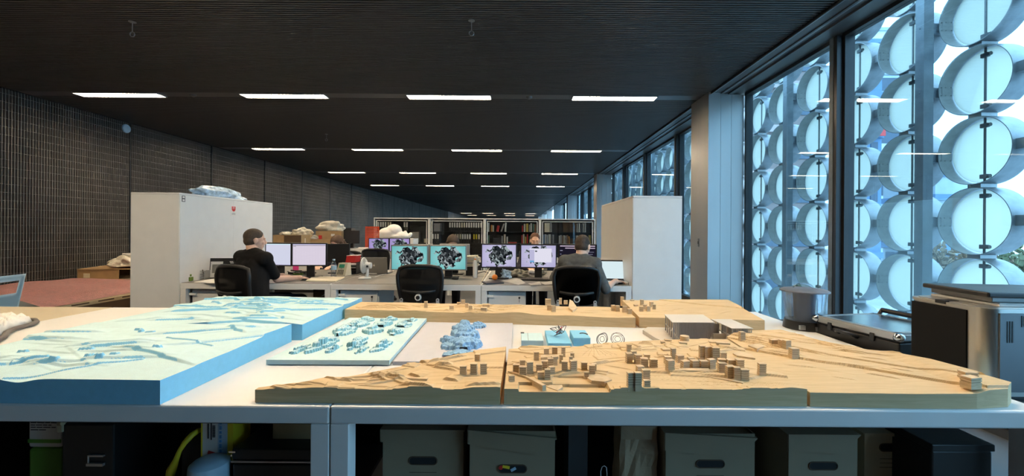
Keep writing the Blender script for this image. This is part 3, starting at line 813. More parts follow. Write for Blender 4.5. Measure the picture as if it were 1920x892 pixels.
LB1 = [(485, 210, 340, 80), (625, 165, 262, 80), (742, 145, 262, 85), (860, 140, 290, 60), (830, 250, 380, 60), (965, 275, 370, 55), (205, 385, 520, 95), (300, 415, 560, 110), (293, 325, 425, 85), (393, 350, 500, 100),
       (525, 385, 505, 95), (600, 335, 470, 95), (680, 300, 430, 90), (735, 275, 410, 85), (545, 485, 640, 100), (640, 450, 605, 90), (700, 415, 565, 90), (880, 340, 490, 95), (1000, 330, 480, 100), (1150, 355, 475, 95), (1285, 375, 495, 80), (1260, 395, 525, 95), (1180, 490, 590, 70), (140, 540, 630, 90), (985, 230, 300, 60)]
LB2 = [(130, 260, 390, 80), (185, 235, 350, 70), (130, 160, 235, 60), (240, 280, 400, 90), (345, 280, 350, 80), (315, 325, 440, 95), (428, 335, 440, 95), (265, 420, 500, 95), (335, 460, 600, 100), (345, 590, 672, 85), (150, 490, 680, 90), (238, 490, 680, 90),
       (600, 305, 400, 90), (628, 345, 470, 100), (662, 200, 350, 62), (635, 280, 340, 75), (745, 290, 385, 90), (880, 322, 380, 85), (810, 355, 465, 100), (925, 350, 465, 100), (1035, 355, 470, 100), (1125, 335, 460, 95), (993, 322, 360, 85),
       (1010, 170, 330, 70), (1070, 180, 345, 90), (1175, 190, 370, 95), (1265, 255, 350, 80), (1255, 340, 395, 100), (1365, 345, 420, 100), (1468, 340, 445, 95), (1255, 380, 505, 100), (1355, 420, 545, 105), (1430, 430, 560, 80), (1522, 455, 600, 105), (1735, 385, 520, 90), (580, 220, 245, 110)]
for (x, a, b, w) in LB1: X_, A_ = c1(x, a); _, B_ = c1(x, b); px_block(tB, hB, X_, A_, B_, w/7.385)
for (x, a, b, w) in LB2: X_, A_ = c2(x, a); _, B_ = c2(x, b); px_block(tB, hB, X_, A_, B_, w/6.4, rz=rnd.uniform(-14, 2) if x > 1200 else None)
def low(parent, hz, pts, h, nm='low_block', m_='basswood_block'):
    P = [on(x, y, .80) for x, y in pts]; z = TB+hz(sum(p.x for p in P)/len(P), sum(p.y for p in P)/len(P)); P = [on(x, y, z+.004) for x, y in pts]; z = TB+hz(sum(p.x for p in P)/len(P), sum(p.y for p in P)/len(P))
    m = MB(); m.prism([(p.x, p.y) for p in P], z-.010, z+h); m.build(nm, m_, parent, world=True)
low(tB, hB, [c1(1190, 600), c1(1250, 640), c1(1430, 655), c1(1530, 625), c1(1480, 590), c1(1330, 555), c1(1240, 560)], .010)
low(tB, hB, [c1(90, 500), c1(330, 570), c1(570, 700), c1(620, 690), c1(420, 590), c1(160, 500)], .008)
low(tB, hB, [c1(620, 690), c1(780, 745), c1(850, 700), c1(840, 660), c1(720, 650)], .008)
low(tB, hB, [c1(545, 300), c1(790, 285), c1(785, 255), c1(545, 262)], .010)
low(tB, hB, [c2(690, 480), c2(1085, 490), c2(1080, 455), c2(760, 455)], .004)
low(tB, hB, [c2(1370, 270), c2(1420, 300), c2(1560, 320), c2(1640, 330), c2(1600, 285), c2(1450, 245)], .006)
low(tB, hB, [c2(1060, 545), c2(1330, 590), c2(1490, 620), c2(1495, 605), c2(1330, 570), c2(1090, 535)], .003)
for (x, y, w) in ((530, 180, 50), (590, 140, 80), (770, 185, 90), (1250, 200, 150), (1130, 160, 90)):
    X_, Y_ = c2(x, y); p = on(X_, Y_, .80); block(tB, p.x, p.y, TB+hB(p.x, p.y)-.001, w/6.4*p.y/F, .022, .007, R(-12), 'low_block', 1)
X_, Y_ = c2(812, 155); p = on(X_, Y_, .80); z = TB+hB(p.x, p.y)
m = MB()
for i in range(4): m.cyl((p.x, p.y+.02, z-.004+.0065*i), (p.x, p.y+.02, z+.0015+.0065*i), .021-(.001 if i % 2 else 0), n=20)
m.build('round_block', 'basswood_block', tB, world=True)
# C
tC = thing('wood_landscape_model', 'front right wooden landscape model with a long bare slope', 'landscape model', (1.3, 1.6, ZT))
eC = curve_edge(.962, 1.000, 1.672, 1.66, [(.96, 1.349), (1.30, 1.338), (1.50, 1.340), (1.62, 1.356), (1.672, 1.390)],
                [(.99, 1.955), (1.12, 2.06), (1.34, 2.09), (1.40, 1.89), (1.52, 1.735), (1.62, 1.61), (1.66, 1.45), (1.70, 1.44)])
def scarp(X, Y, h):
    g = np.interp(X, [1.0, 1.10, 1.20, 1.30, 1.40, 1.50, 1.56], [1.80, 1.72, 1.64, 1.58, 1.50, 1.42, 1.36])
    g2 = np.interp(X, [1.0, 1.15, 1.30, 1.45, 1.60], [1.95, 1.80, 1.69, 1.57, 1.46])
    return h + .009*np.clip((Y-g)/.004, 0, 1) + .006*np.clip((Y-g2)/.003, 0, 1)
oC, hC = terrain('terrain', eC, [base(.048), tilt(.006, .02, 1.3, 1.35), scarp, lambda X, Y, h: h+.010*np.clip((X-1.50)/.05, 0, 1),
      facets(41, 12, (1.05, 1.55), (1.72, 2.05), (.04, .12), (.02, .05), (.003, .007), (-60, -20)), facets(43, 26, (1.05, 1.64), (1.50, 2.05), (.03, .09), (.010, .03), (.0025, .006), (-55, -15)), facets(42, 4, (1.0, 1.3), (1.5, 1.68), (.03, .07), (.02, .05), (.001, .003), (-40, 0))], 260, 200, 'basswood', tC, TB)
for (x, a, b, w) in ((1492, 652, 668, 16), (1478, 637, 650, 13), (1470, 636, 652, 13), (1453, 636, 649, 14), (1393, 621, 637, 11)): px_block(tC, hC, x, a, b, w)
for (x, a, b, w) in ((1824, 697, 712, 25), (1830, 707, 723, 27)): px_block(tC, hC, x, a, b, w, zg=.80)
low(tC, hC, [(1403, 640), (1420, 646), (1436, 641), (1420, 636)], .006)
# D, E at the back
tD = thing('wood_landscape_model', 'long wooden landscape model at the back of the table', 'landscape model', (-.2, 2.7, ZT))
eD = curve_edge(-1.10, -1.10, .700, .715, [(-1.1, 2.608), (.72, 2.438)], [(-1.1, 2.88), (.2, 2.815), (.72, 2.76)])
oD, hD = terrain('terrain', eD, [base(.062), tilt(-.004, .0, -.2, 2.6), lambda X, Y, h: h+.014*np.exp(-((X+.0)/.10)**2-((Y-2.52)/.12)**2), wave(.003, 14, 9, .3),
      facets(51, 44, (-1.0, -.05), (2.55, 2.82), (.03, .12), (.015, .05), (.003, .010), (-30, 30), .2), facets(52, 10, (.1, .65), (2.5, 2.78), (.03, .1), (.01, .03), (.002, .005), (-20, 20))], 320, 110, 'basswood', tD, TB)
for (x, a, b, w) in ((798, 564, 577, 7), (846, 572, 580, 9), (868, 561, 574, 8), (875, 568, 577, 7), (882, 572, 581, 8), (860, 566, 574, 8), (907, 576, 583, 13), (911, 570, 576, 16), (893, 577, 583, 9)): px_block(tD, hD, x, a, b, w)
for (x, a, b, w) in ((1028, 560, 569, 12), (1030, 571, 582, 9), (1038, 572, 585, 9), (1051, 558, 567, 6), (1061, 563, 567, 8), (1150, 571, 583, 8), (1158, 572, 584, 9), (1167, 555, 570, 7), (1172, 573, 586, 9), (1181, 578, 589, 9), (1177, 565, 574, 8), (1186, 561, 572, 8), (1193, 570, 581, 8), (1187, 573, 579, 8)): px_block(tD, hD, x, a, b, w)
low(tD, hD, [(1066, 578), (1074, 585), (1082, 578), (1074, 566), (1068, 563)], .012)
tE = thing('wood_landscape_model', 'right hand wooden landscape model at the back, mostly smooth slope', 'landscape model', (1.1, 2.65, ZT))
eE = curve_edge(.722, .736, 1.425, 1.475, [(.72, 2.436), (1.43, 2.37)], [(.73, 2.90), (1.48, 2.88)])
oE, hE = terrain('terrain', eE, [base(.066), tilt(.008, .055, 1.1, 2.45), wave(.002, 9, 7, .2), lambda X, Y, h: h+.006*np.clip((Y-(2.86-.55*(X-1.05)))/.003, 0, 1), facets(61, 8, (.75, 1.3), (2.45, 2.8), (.04, .1), (.008, .02), (.002, .004), (-10, 30))], 170, 110, 'basswood', tE, TB)
for (x, a, b, w) in ((1204, 561, 572, 7), (1210, 570, 580, 8), (1216, 573, 583, 8), (1222, 565, 576, 7), (1227, 570, 580, 7), (1203, 574, 583, 8)): px_block(tE, hE, x, a, b, w)

# --- pavilion model on a slab
t = thing('pavilion_model', 'grey pavilion model with two flat roofs on a curved slab', 'building model', (.98, 2.15, ZT))
m = MB(); m.prism([(.70, 2.30), (.715, 2.12), (.745, 2.015), (1.16, 1.985), (1.19, 2.05), (1.17, 2.28), (.85, 2.36), (.75, 2.37)], TB, ZT+.022); m.build('slab', 'balsa_roof', t, world=True)
def pavilion(x0, x1, y0, y1, z0, z1, skew, cols):
    m = MB(); m.prism([(x0-.006, y0-.006), (x1+.006, y0-.006), (x1+skew+.006, y1+.006), (x0+skew-.006, y1+.006)], z1, z1+.003); m.build('roof', 'balsa_roof', t, world=True)
    m = MB(); m.prism([(x0+.035, y0+.008), (x1-.01, y0+.008), (x1-.01+skew, y1-.02), (x0+.035+skew, y1-.02)], z0-.001, z1+.0005); m.build('core_wall', 'card_grey', t, world=True)
    m = MB()
    n_ = int((x1-x0)/.0075)
    for i in range(n_+1):
        xx = x0+(x1-x0)*i/n_; m.bb(xx-.0011, xx+.0011, y0-.001, y0+.002, z0-.001, z1+.0005)
    m.build('slat_screen', 'card_grey', t, world=True)
    for i in range(cols):
        f = i/(cols-1); xx = x0+skew*f; yy = y0+(y1-y0)*f
        m = MB(); m.bb(xx-.0025, xx+.0025, yy-.0025, yy+.0025, z0-.001, z1+.0005); m.build('post', 'card_grey', t, world=True)
    m = MB(); m.hexa([(x0-.002, y0, z0+.035), (x0+.002, y0, z0+.035), (x0+skew+.002, y1, z0+.035), (x0+skew-.002, y1, z0+.035), (x0-.002, y0, z0+.040), (x0+.002, y0, z0+.040), (x0+skew+.002, y1, z0+.040), (x0+skew-.002, y1, z0+.040)]); m.build('rail', 'card_grey', t, world=True)
pavilion(.795, 1.000, 2.10, 2.29, ZT+.0215, ZT+.108, .03, 5)
pavilion(1.055, 1.150, 2.02, 2.22, ZT+.0215, ZT+.098, -.0, 5)
m = MB(); m.bb(.995, 1.06, 2.16, 2.165, ZT+.0215, ZT+.09); m.bb(.995, 1.06, 2.09, 2.10, ZT+.0215, ZT+.055); m.build('link_wall', 'card_grey', t, world=True)

# --- small study models between
def jig(name, label, x0, x1, y0, y1, z, m_='foam_blue'):
    t = thing(name, label, 'study model', ((x0+x1)/2, (y0+y1)/2, ZT))
    m = MB(); m.bb(x0, x1, y0, y1, TB, z, bev=.002); m.build('base', m_, t, world=True); return t
t = jig('foam_study_block', 'flat pale blue foam block left of the wire frame model', .018, .128, 2.03, 2.18, ZT+.030, 'foam_pale')
m = MB(); m.bb(.052, .0535, 2.032, 2.178, ZT+.0295, ZT+.0312); m.bb(.016, .034, 2.17, 2.185, ZT+.030, ZT+.033); m.build('groove', 'wire', t, world=True)
t = jig('foam_study_block', 'blue foam block topped by a tangled wire frame', .148, .262, 1.985, 2.24, ZT+.030)
rr = random.Random(3)
m = MB(); o0 = Vector((.21, 2.12, ZT+.03))
P = [o0+Vector((rr.uniform(-.042, .04), rr.uniform(-.05, .05), z)) for z in (0, .004, .03, .03, .05, .055, .02, .045, .0, .05, .035, .01, .03, .05)]
for a, b in zip(P[:-1], P[1:]): m.cyl(a, b, .0014, n=6)
for a, b in ((0, 6), (2, 9), (4, 11), (1, 7), (3, 12)): m.cyl(P[a], P[b], .0014, n=6)
m.build('wire_frame', 'wire', t, world=True)
m = MB(); m.cyl(o0+Vector((-.012, -.02, .02)), o0+Vector((.02, .02, .042)), .0022, n=6); m.build('red_wire', 'red', t, world=True)
t = jig('foam_study_block', 'small blue foam block with a dark curved slot on top', .278, .362, 2.04, 2.20, ZT+.042)
m = MB(); m.tube([(.335+.022*math.cos(a), 2.10+.03*math.sin(a), ZT+.0425) for a in [i*.18 for i in range(0, 14)]], [.001]+[.004]*12+[.001], 6); m.build('slot', 'wire', t, world=True)
for i, (px, lab) in enumerate(((1129, 'loose wire coil model on the white table, left of its pair'), (1158, 'loose wire coil model on the white table, right of its pair'))):
    p = on(px, 649, ZT); t = thing('wire_coil_model', lab, 'study model', (p.x, p.y, ZT), group='wire coil models')
    m = MB()
    for k in range(4):
        ax = Matrix.Rotation(rr.uniform(-.5, .5), 3, 'X') @ Matrix.Rotation(rr.uniform(-.6, .6), 3, 'Z'); r_ = (.034, .031, .024, .014)[k]
        m.tube([ax @ Vector((r_*math.cos(a), .1*r_*math.sin(3*a), r_*math.sin(a)))+Vector((0, 0, .036)) for a in [j*2*math.pi/28 for j in range(28)]], .0011, 6, closed=True)
    m.build('coil', 'wire', t)
# --- white cloth with dark band at left
t = thing('white_cloth', 'folded white cloth with dark grey edging at the far left', 'cloth', (-2.75, 2.0, ZT))
p0 = at(30, 620, 2.1)
P = [on(-60, 612, ZT), on(0, 594, ZT), on(35, 597, ZT), on(55, 600, ZT), on(62, 606, ZT), on(50, 612, ZT), on(22, 619, ZT), on(8, 627, ZT), on(-10, 650, ZT), on(-80, 660, ZT)]
cx = sum(p.x for p in P)/len(P); cy = sum(p.y for p in P)/len(P)
nb, nr = len(P)*4, 8
bx = [P[i//4].lerp(P[(i//4+1) % len(P)], (i % 4)/4) for i in range(nb)]
vs = [(cx, cy, ZT+.05)]; fs = []
rr = random.Random(9)
for r in range(1, nr+1):
    f = r/nr
    for i in range(nb):
        hz_ = .05*math.sqrt(max(0, 1-f**3))*(1+.25*math.sin(i*1.3+r))+.004+rr.uniform(-.003, .003)*(f < .99)
        vs.append((cx+(bx[i].x-cx)*f, cy+(bx[i].y-cy)*f, ZT+(hz_ if r < nr else .003)))
for i in range(nb): fs.append((0, 1+i, 1+(i+1) % nb))
for r in range(nr-1):
    for i in range(nb): a = 1+r*nb+i; b = 1+r*nb+(i+1) % nb; fs.append((a, a+nb, b+nb, b))
fs.append([1+(nr-1)*nb+i for i in range(nb)][::-1])
me = bpy.data.meshes.new('cloth'); me.from_pydata(vs, [], fs); me.materials.append(M['paper']); me.transform(Matrix.Translation(-t.location))
for p_ in me.polygons: p_.use_smooth = True
o = bpy.data.objects.new('cloth_body', me); C.objects.link(o); o.parent = t
m = MB(); Q2 = [on(52, 601, ZT), on(66, 603.5, ZT), on(69, 607, ZT), on(58, 613, ZT), on(26, 621, ZT), on(13, 628, ZT), on(8, 636, ZT), on(-10, 646, ZT)]
m.tube([(p.x, p.y, ZT+.014) for p in Q2], [.004, .011, .012, .012, .012, .013, .013, .013], 8); m.build('edging', 'dark_grey_band', t, world=True, smooth='all')
# ------------------------------------------------------------------ side bench by the window with its machines
t = thing('side_bench', 'low dark bench by the window carrying the printer, case and tub', 'bench', (2.1, 1.95, 0))
m = MB(); m.bb(1.735, 2.50, 1.0, 2.95, .655, .69, bev=.003); m.build('bench_top', 'dark_frame', t, world=True)
for xx in (1.77, 2.46):
    for yy in (1.05, 2.9):
        m = MB(); m.bb(xx-.025, xx+.025, yy-.025, yy+.025, 0, .6555); m.build('leg', 'dark_frame', t, world=True)
ZB = .69
t = thing('printer', 'big silver and black desktop 3d printer by the window', 'printer', (2.0, 1.68, ZB))
px0, px1, py0, py1, pz1 = 1.765, 2.36, 1.54, 1.86, 1.030
def rrect(x0, x1, y0, y1, r, n=6):
    P = []
    for cx, cy, a0 in ((x1-r, y0+r, -90), (x1-r, y1-r, 0), (x0+r, y1-r, 90), (x0+r, y0+r, 180)):
        for i in range(n+1): a = R(a0+90*i/n); P.append((cx+r*math.cos(a), cy+r*math.sin(a)))
    return P
m = MB(); m.prism(rrect(px0, px1, py0, py1, .05), ZB+.012, pz1-.012); m.build('body', 'machine_silver', t, world=True, smooth=True)
m = MB(); m.prism(rrect(px0-.004, px1+.004, py0-.004, py1+.004, .052), pz1-.012, pz1); m.prism(rrect(px0+.01, px1-.01, py0+.01, py1-.01, .05), pz1, pz1+.004); m.build('lid', 'machine_silver', t, world=True, smooth=True)
m = MB(); m.prism(rrect(px0+.01, px1-.01, py0+.01, py1-.01, .05), ZB, ZB+.0125); m.build('foot', 'black_plastic', t, world=True)
m = MB(); m.bb(px0-.006, px0+.01, 1.612, 1.835, ZB+.03, pz1-.018); m.build('front_panel', 'matte_black', t, world=True)
m = MB(); m.bb(1.805, px1-.06, py0-.004, py0+.01, ZB+.03, pz1-.016); o = m.build('side_panel', 'machine_grey', t, world=True)
m = MB()
for i in range(3): m.bb(1.830+i*.0095, 1.8345+i*.0095, py0-.0055, py0-.003, pz1-.125, pz1-.045)
m.build('vent', 'black_plastic', o, world=True)
m = MB(); m.bb(1.884, 1.942, py0-.0055, py0-.003, pz1-.066, pz1-.024); o2 = m.build('name_plate', 'black_plastic', o, world=True)
m = MB()
for zz in (-.060, -.046, -.033): m.bb(1.890, 1.904, py0-.0065, py0-.005, pz1+zz, pz1+zz+.004)
m.bb(1.890, 1.894, py0-.0065, py0-.005, pz1-.060, pz1-.029)
m.build('plate_letter', 'white_metal', o, world=True)
m = MB(); m.bb(px0-.008, px0+.05, 1.69, 1.73, pz1-.008, pz1+.006); m.build('latch', 'black_plastic', t, world=True)
t = thing('scanner', 'flat black device with papers lying on top of the silver printer', 'scanner', (2.05, 1.70, pz1+.004))
m = MB(); m.box((2.045, 1.70, pz1+.047), (.44, .30, .020), rz=R(-7), bev=.006); m.build('lid', 'black_plastic', t, world=True)
m = MB(); m.box((2.055, 1.705, pz1+.026), (.40, .27, .022), rz=R(-7), bev=.004); m.build('body', 'laptop_grey', t, world=True)
m = MB(); m.box((2.06, 1.69, pz1+.009), (.43, .28, .008), rz=R(-4)); m.box((2.07, 1.68, pz1+.0145), (.40, .27, .003), rz=R(-9)); m.build('papers', 'paper', t, world=True)
# aluminium-edged case
t = thing('tool_case', 'black aluminium edged tool case beside the printer', 'case', (2.0, 2.2, ZB))
A0, B0 = on(1538, 602, .835), on(1648, 637, .80)
cz = .70
cxm, cym, L_, W_, ang = 1.955, 2.185, .44, .40, R(-80)
ca = Vector((math.cos(ang), math.sin(ang), 0)); cb = Vector((-math.sin(ang), math.cos(ang), 0))
def case_pt(a, b, z): v = Vector((cxm, cym, 0))+ca*a+cb*b; return (v.x, v.y, z)
m = MB(); m.box((cxm, cym, ZB+.052), (L_, W_, .104), rz=ang, bev=.008); m.build('body', 'black_plastic', t, world=True)
m = MB(); m.box((cxm, cym, ZB+.125), (L_+.004, W_+.004, .04), rz=ang, bev=.006); o = m.build('lid', 'black_plastic', t, world=True)
m = MB(); m.box((cxm, cym, ZB+.1465), (L_-.05, W_-.05, .004), rz=ang); m.build('glossy_top', 'chrome', o, world=True)
m = MB()
for s in (-1, 1):
    m.box(case_pt(0, s*(W_/2), ZB+.128), (L_+.008, .010, .03), rz=ang, bev=.003); m.box(case_pt(s*(L_/2), 0, ZB+.128), (.010, W_+.008, .03), rz=ang, bev=.003)
    m.box(case_pt(0, s*(W_/2-.014), ZB+.146), (L_, .03, .006), rz=ang); m.box(case_pt(s*(L_/2-.014), 0, ZB+.146), (.03, W_, .006), rz=ang)
m.build('edge_rail', 'silver', o, world=True)
for a in (-1, 1):
    for b in (-1, 1):
        m = MB(); m.sph(case_pt(a*L_/2, b*W_/2, ZB+.13), (.024, .024, .022), 12); m.build('corner_cap', 'chrome', o, world=True, smooth=True)
m = MB(); m.tube([case_pt(-.02+.05*math.cos(a)*1.0, -W_/2-.01-.05*math.sin(a), ZB+.085+.02*math.sin(a)) for a in [i*math.pi/10 for i in range(11)]], .009, 8); m.build('handle', 'black_plastic', t, world=True, smooth='all')
for b in (-.13, .10):
    m = MB(); m.box(case_pt(b, -W_/2-.006, ZB+.105), (.022, .010, .04), rz=ang, bev=.003); m.build('latch', 'dark_frame', t, world=True)
m = MB(); m.tube([case_pt(-.2+.1*i, W_/2+.03, ZB+.17-.002*i) for i in range(5)], .014, 8); m.cyl(case_pt(-.2, W_/2+.03, ZB+.17), case_pt(-.2, W_/2, ZB+.13), .01); m.cyl(case_pt(.2, W_/2+.03, ZB+.162), case_pt(.2, W_/2, ZB+.13), .01); m.build('tube_bar', 'black_plastic', t, world=True)
# clear tub with dark lid
pc = at(1519, 580, 2.42); cx, cy = pc.x, pc.y+.05
t = thing('tub', 'clear plastic tub with dark grey lid standing by the window mullion', 'tub', (cx, cy, ZB))
m = MB(); m.lathe([(.100, .10), (.106, .18), (.116, .26), (.122, .272), (.118, .272), (.112, .26), (.102, .18), (.096, .10)], (0, 0, 0), 36, closed=True); m.build('bucket', 'clear_plastic', t, smooth=True)
m = MB(); m.lathe([(.0, .292), (.06, .291), (.112, .284), (.128, .276), (.128, .270), (.10, .2705), (0, .2705)], (0, 0, 0), 36); o = m.build('lid', 'tub_filler', t, smooth=True)
m = MB(); m.tube([(.06*math.cos(a), .012, .288+.028*math.sin(a)) for a in [i*math.pi/12 for i in range(13)]], .0055, 8); m.build('lid_handle', 'clear_plastic', o, smooth='all')
m = MB(); m.lathe([(0, .10), (.052, .10), (.056, .2), (.062, .262), (0, .262)], (0, 0, 0), 28); m.build('filter', 'tub_filler', t, smooth=True)
m = MB(); m.lathe([(0, 0), (.112, 0), (.115, .01), (.108, .075), (.102, .101), (0, .101)], (0, 0, 0), 36); o = m.build('base', 'black_plastic', t, smooth=True)
m = MB(); m.bb(-.09, -.06, -.10, -.085, .06, .085); m.build('latch', 'silver', o)
m = MB(); m.bb(-.01, .05, -.114, -.10, .055, .08); m.build('latch', 'bead_metal', o)
t = thing('cable_heap', 'black cables and clamps heaped between the tub and case', 'cable', (1.86, 2.33, ZB))
rr = random.Random(2); m = MB()
for k in range(5):
    P = [Vector((rr.uniform(-.1, .08), rr.uniform(-.06, .05), rr.uniform(.006, .05))) for i in range(6)]
    PP = []
    for i in range(5):
        for s in range(5): PP.append(P[i].lerp(P[i+1], s/5))
    m.tube(PP, .006, 6)
m.build('cable', 'black_plastic', t, smooth='all')

# ------------------------------------------------------------------ things under the tables
ZS = .20
def archive_box(x, y, w, d, h, rz, label, tint='archive_card', hand=True, contents=False, lidh=.07, tiltlid=0, handz=.11):
    t = thing('archive_box', label, 'box', (x, y, ZS), R(rz), group='archive boxes under the table')
    m = MB()
    m.bb(-w/2, w/2, -d/2, -d/2+.004, 0, h); m.bb(-w/2, w/2, d/2-.004, d/2, 0, h); m.bb(-w/2, -w/2+.004, -d/2+.004, d/2-.004, 0, h); m.bb(w/2-.004, w/2, -d/2+.004, d/2-.004, 0, h); m.bb(-w/2+.004, w/2-.004, -d/2+.004, d/2-.004, 0, .004)
    m.build('carton', tint, t)
    e = .006
    m = MB(); hz = h+.006
    m.hexa([(-w/2-e, -d/2-e, hz-.006), (w/2+e, -d/2-e, hz-.006-tiltlid), (w/2+e, d/2+e, hz-.006-tiltlid), (-w/2-e, d/2+e, hz-.006), (-w/2-e, -d/2-e, hz), (w/2+e, -d/2-e, hz-tiltlid), (w/2+e, d/2+e, hz-tiltlid), (-w/2-e, d/2+e, hz)])
    m.hexa([(-w/2-e, -d/2-e-.003, hz-lidh), (w/2-.06, -d/2-e-.003, hz-lidh-tiltlid-.01), (w/2-.06, -d/2-e, hz-lidh-tiltlid-.01), (-w/2-e, -d/2-e, hz-lidh), (-w/2-e, -d/2-e-.003, hz), (w/2+e, -d/2-e-.003, hz-tiltlid), (w/2+e, -d/2-e, hz-tiltlid), (-w/2-e, -d/2-e, hz)])
    m.hexa([(-w/2-e-.003, -d/2-e, hz-lidh), (-w/2-e, -d/2-e, hz-lidh), (-w/2-e, d/2, hz-lidh), (-w/2-e-.003, d/2, hz-lidh), (-w/2-e-.003, -d/2-e, hz), (-w/2-e, -d/2-e, hz), (-w/2-e, d/2, hz), (-w/2-e-.003, d/2, hz)])
    m.build('lid', tint, t)
    if hand:
        m = MB(); zc = h-handz; P = []
        for sx, a0 in ((1, -90), (-1, 90)):
            for i in range(9): a = R(a0+180*i/8); P.append((sx*.038+.014*math.cos(a), zc+.014*math.sin(a)))
        b_ = MB(); v0 = [b_.bm.verts.new((x_, -d/2-.0012, z_)) for x_, z_ in P]; v1 = [b_.bm.verts.new((x_, -d/2+.001, z_)) for x_, z_ in P]
        b_.bm.faces.new(v0); b_.bm.faces.new(v1[::-1])
        for i in range(len(P)): b_.bm.faces.new((v0[i], v0[(i+1) % len(P)], v1[(i+1) % len(P)], v1[i]))
        b_.build('hand_hole', 'dark_void', t)
        m.tube([(x_, -d/2-.001, z_-.001) for x_, z_ in P], .0022, 6, closed=True); m.build('hole_rim', 'cardboard_dark', t)
        if contents:
            m = MB(); m.sph((-.042, -d/2-.001, zc+.004), (.009, .002, .009), 10); m.build('contents', 'red', t)
            m = MB(); m.box((-.022, -d/2-.002, zc+.006), (.026, .002, .010), ry=.2); m.build('contents', 'yellow', t)
            m = MB(); m.box((.004, -d/2-.002, zc-.002), (.02, .002, .010), ry=-.5); m.build('contents', 'pale_blue_plastic', t)
    m = MB()
    for i in range(3): m.bb(-.05, .05, -d/2-.001, -d/2+.001, h-handz-.045-.016*i, h-handz-.0435-.016*i)
    m.build('print_line', 'cardboard_dark', t)
def bx(x0, x1, d): return (x0+x1)/2*0+((x0-VX)+(x1-VX))/2*d/F, (x1-x0)*d/F
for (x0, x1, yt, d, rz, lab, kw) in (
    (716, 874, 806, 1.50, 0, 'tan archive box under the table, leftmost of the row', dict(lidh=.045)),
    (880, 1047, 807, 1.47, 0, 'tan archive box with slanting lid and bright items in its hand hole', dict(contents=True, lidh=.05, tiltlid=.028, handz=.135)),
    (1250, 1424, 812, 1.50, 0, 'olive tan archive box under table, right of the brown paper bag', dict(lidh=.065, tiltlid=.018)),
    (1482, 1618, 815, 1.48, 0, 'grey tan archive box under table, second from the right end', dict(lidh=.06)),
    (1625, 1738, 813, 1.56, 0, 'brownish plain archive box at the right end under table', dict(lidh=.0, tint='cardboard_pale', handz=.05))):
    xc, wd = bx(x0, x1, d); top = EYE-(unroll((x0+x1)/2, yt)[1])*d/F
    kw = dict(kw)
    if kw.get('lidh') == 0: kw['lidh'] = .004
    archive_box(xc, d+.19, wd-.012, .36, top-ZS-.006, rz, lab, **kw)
t = thing('crate', 'black crate added as shade at the right end under the wooden models table', 'crate', (1.54, 1.67, ZS))  # added box, fills the open table end with darkness
m = MB(); m.bb(-.105, .105, -.25, .25, 0, .36, bev=.006); m.build('crate_body', 'black_plastic', t)
m = MB(); m.bb(-.11, .11, -.255, .255, .36, .385, bev=.004); m.build('lid', 'black_plastic', t)
# brown paper bag
d = 1.52; xc, wd = bx(1166, 1240, d)
t = thing('paper_bag', 'tall crumpled brown paper bag between archive boxes', 'bag', (xc, d+.07, ZS))
m = MB(); h = .395
m.hexa([(-wd/2, -.06, 0), (wd/2, -.06, 0), (wd/2, .06, 0), (-wd/2, .06, 0), (-wd/2*.95, -.05, h), (wd/2*.97, -.045, h), (wd/2*.95, .045, h), (-wd/2*.95, .05, h)])
bmesh.ops.subdivide_edges(m.bm, edges=m.bm.edges[:], cuts=6, use_grid_fill=True)
rr = random.Random(4)
for v in m.bm.verts: v.co += Vector((rr.uniform(-.004, .004), rr.uniform(-.006, .006), rr.uniform(-.003, .003)))
m.build('bag_body', 'paper_bag', t)
m = MB(); m.box((-.01, -.058, h-.03), (wd*.8, .004, .06), rx=.12); m.build('folded_flap', 'paper_bag', t)
d = 1.5; p = at(1133, 878, d)
t = thing('wire_hook', 'thin white wire loop hanging among the boxes under table', 'wire', (p.x, d, ZS))
m = MB(); m.tube([(-.010, 0, 0), (-.012, 0, .20), (-.013, 0, p.z-ZS-.01), (-.008, 0, p.z-ZS+.006), (0, 0, p.z-ZS+.010), (.008, 0, p.z-ZS+.004), (.010, 0, p.z-ZS-.02), (.009, 0, 0)], .0013, 6); m.build('loop', 'paper', t, smooth='all')
d = 1.56; xc, wd = bx(1070, 1108, d)
t = thing('plastic_sleeve', 'dark blue grey plastic sleeve leaning beside the second archive box', 'sleeve', (xc, d+.1, ZS))
m = MB(); m.prism([(-wd/2, -.08), (wd/2, -.06), (wd/2, .08), (-wd/2, .08)], 0, .385); m.build('sleeve_body', 'dark_frame', t)
m = MB(); m.prism([(-wd/2+.01, -.072), (wd/2-.01, -.055), (wd/2-.01, .07), (-wd/2+.01, .07)], .3845, .40); m.build('cuff', 'black_plastic', t)
# under the left table
d = 1.62; xc, wd = bx(55, 117, d)
t = thing('compound_bag', 'white and green printed bag under the left table', 'bag', (xc, d+.06, ZS))
m = MB(); m.box((0, 0, .12), (wd, .12, .24), bev=.012); m.build('lower_panel', 'green_bag', t)
m = MB(); m.box((0, 0, .325), (wd, .12, .166), bev=.010); o = m.build('upper_panel', 'paper', t)
m = MB(); m.bb(-wd/2+.001, wd/2-.001, -.0615, -.058, .262, .276); m.build('band', 'green_bag', o)
m = MB()
for zz, w_, h_ in ((.388, .75, .010), (.370, .72, .009), (.350, .5, .003), (.340, .66, .003), (.331, .62, .003), (.322, .68, .003), (.312, .4, .003)):
    xx = -wd/2+.012
    while xx < -wd/2+.012+wd*w_:
        l = rr.uniform(.006, .014) if h_ > .005 else rr.uniform(.012, .03); m.bb(xx, min(xx+l, wd/2-.008), -.0612, -.0585, zz, zz+h_); xx += l+.004
m.build('lettering', 'print_dark', o)
d = 1.52; xc, wd = bx(118, 205, d)
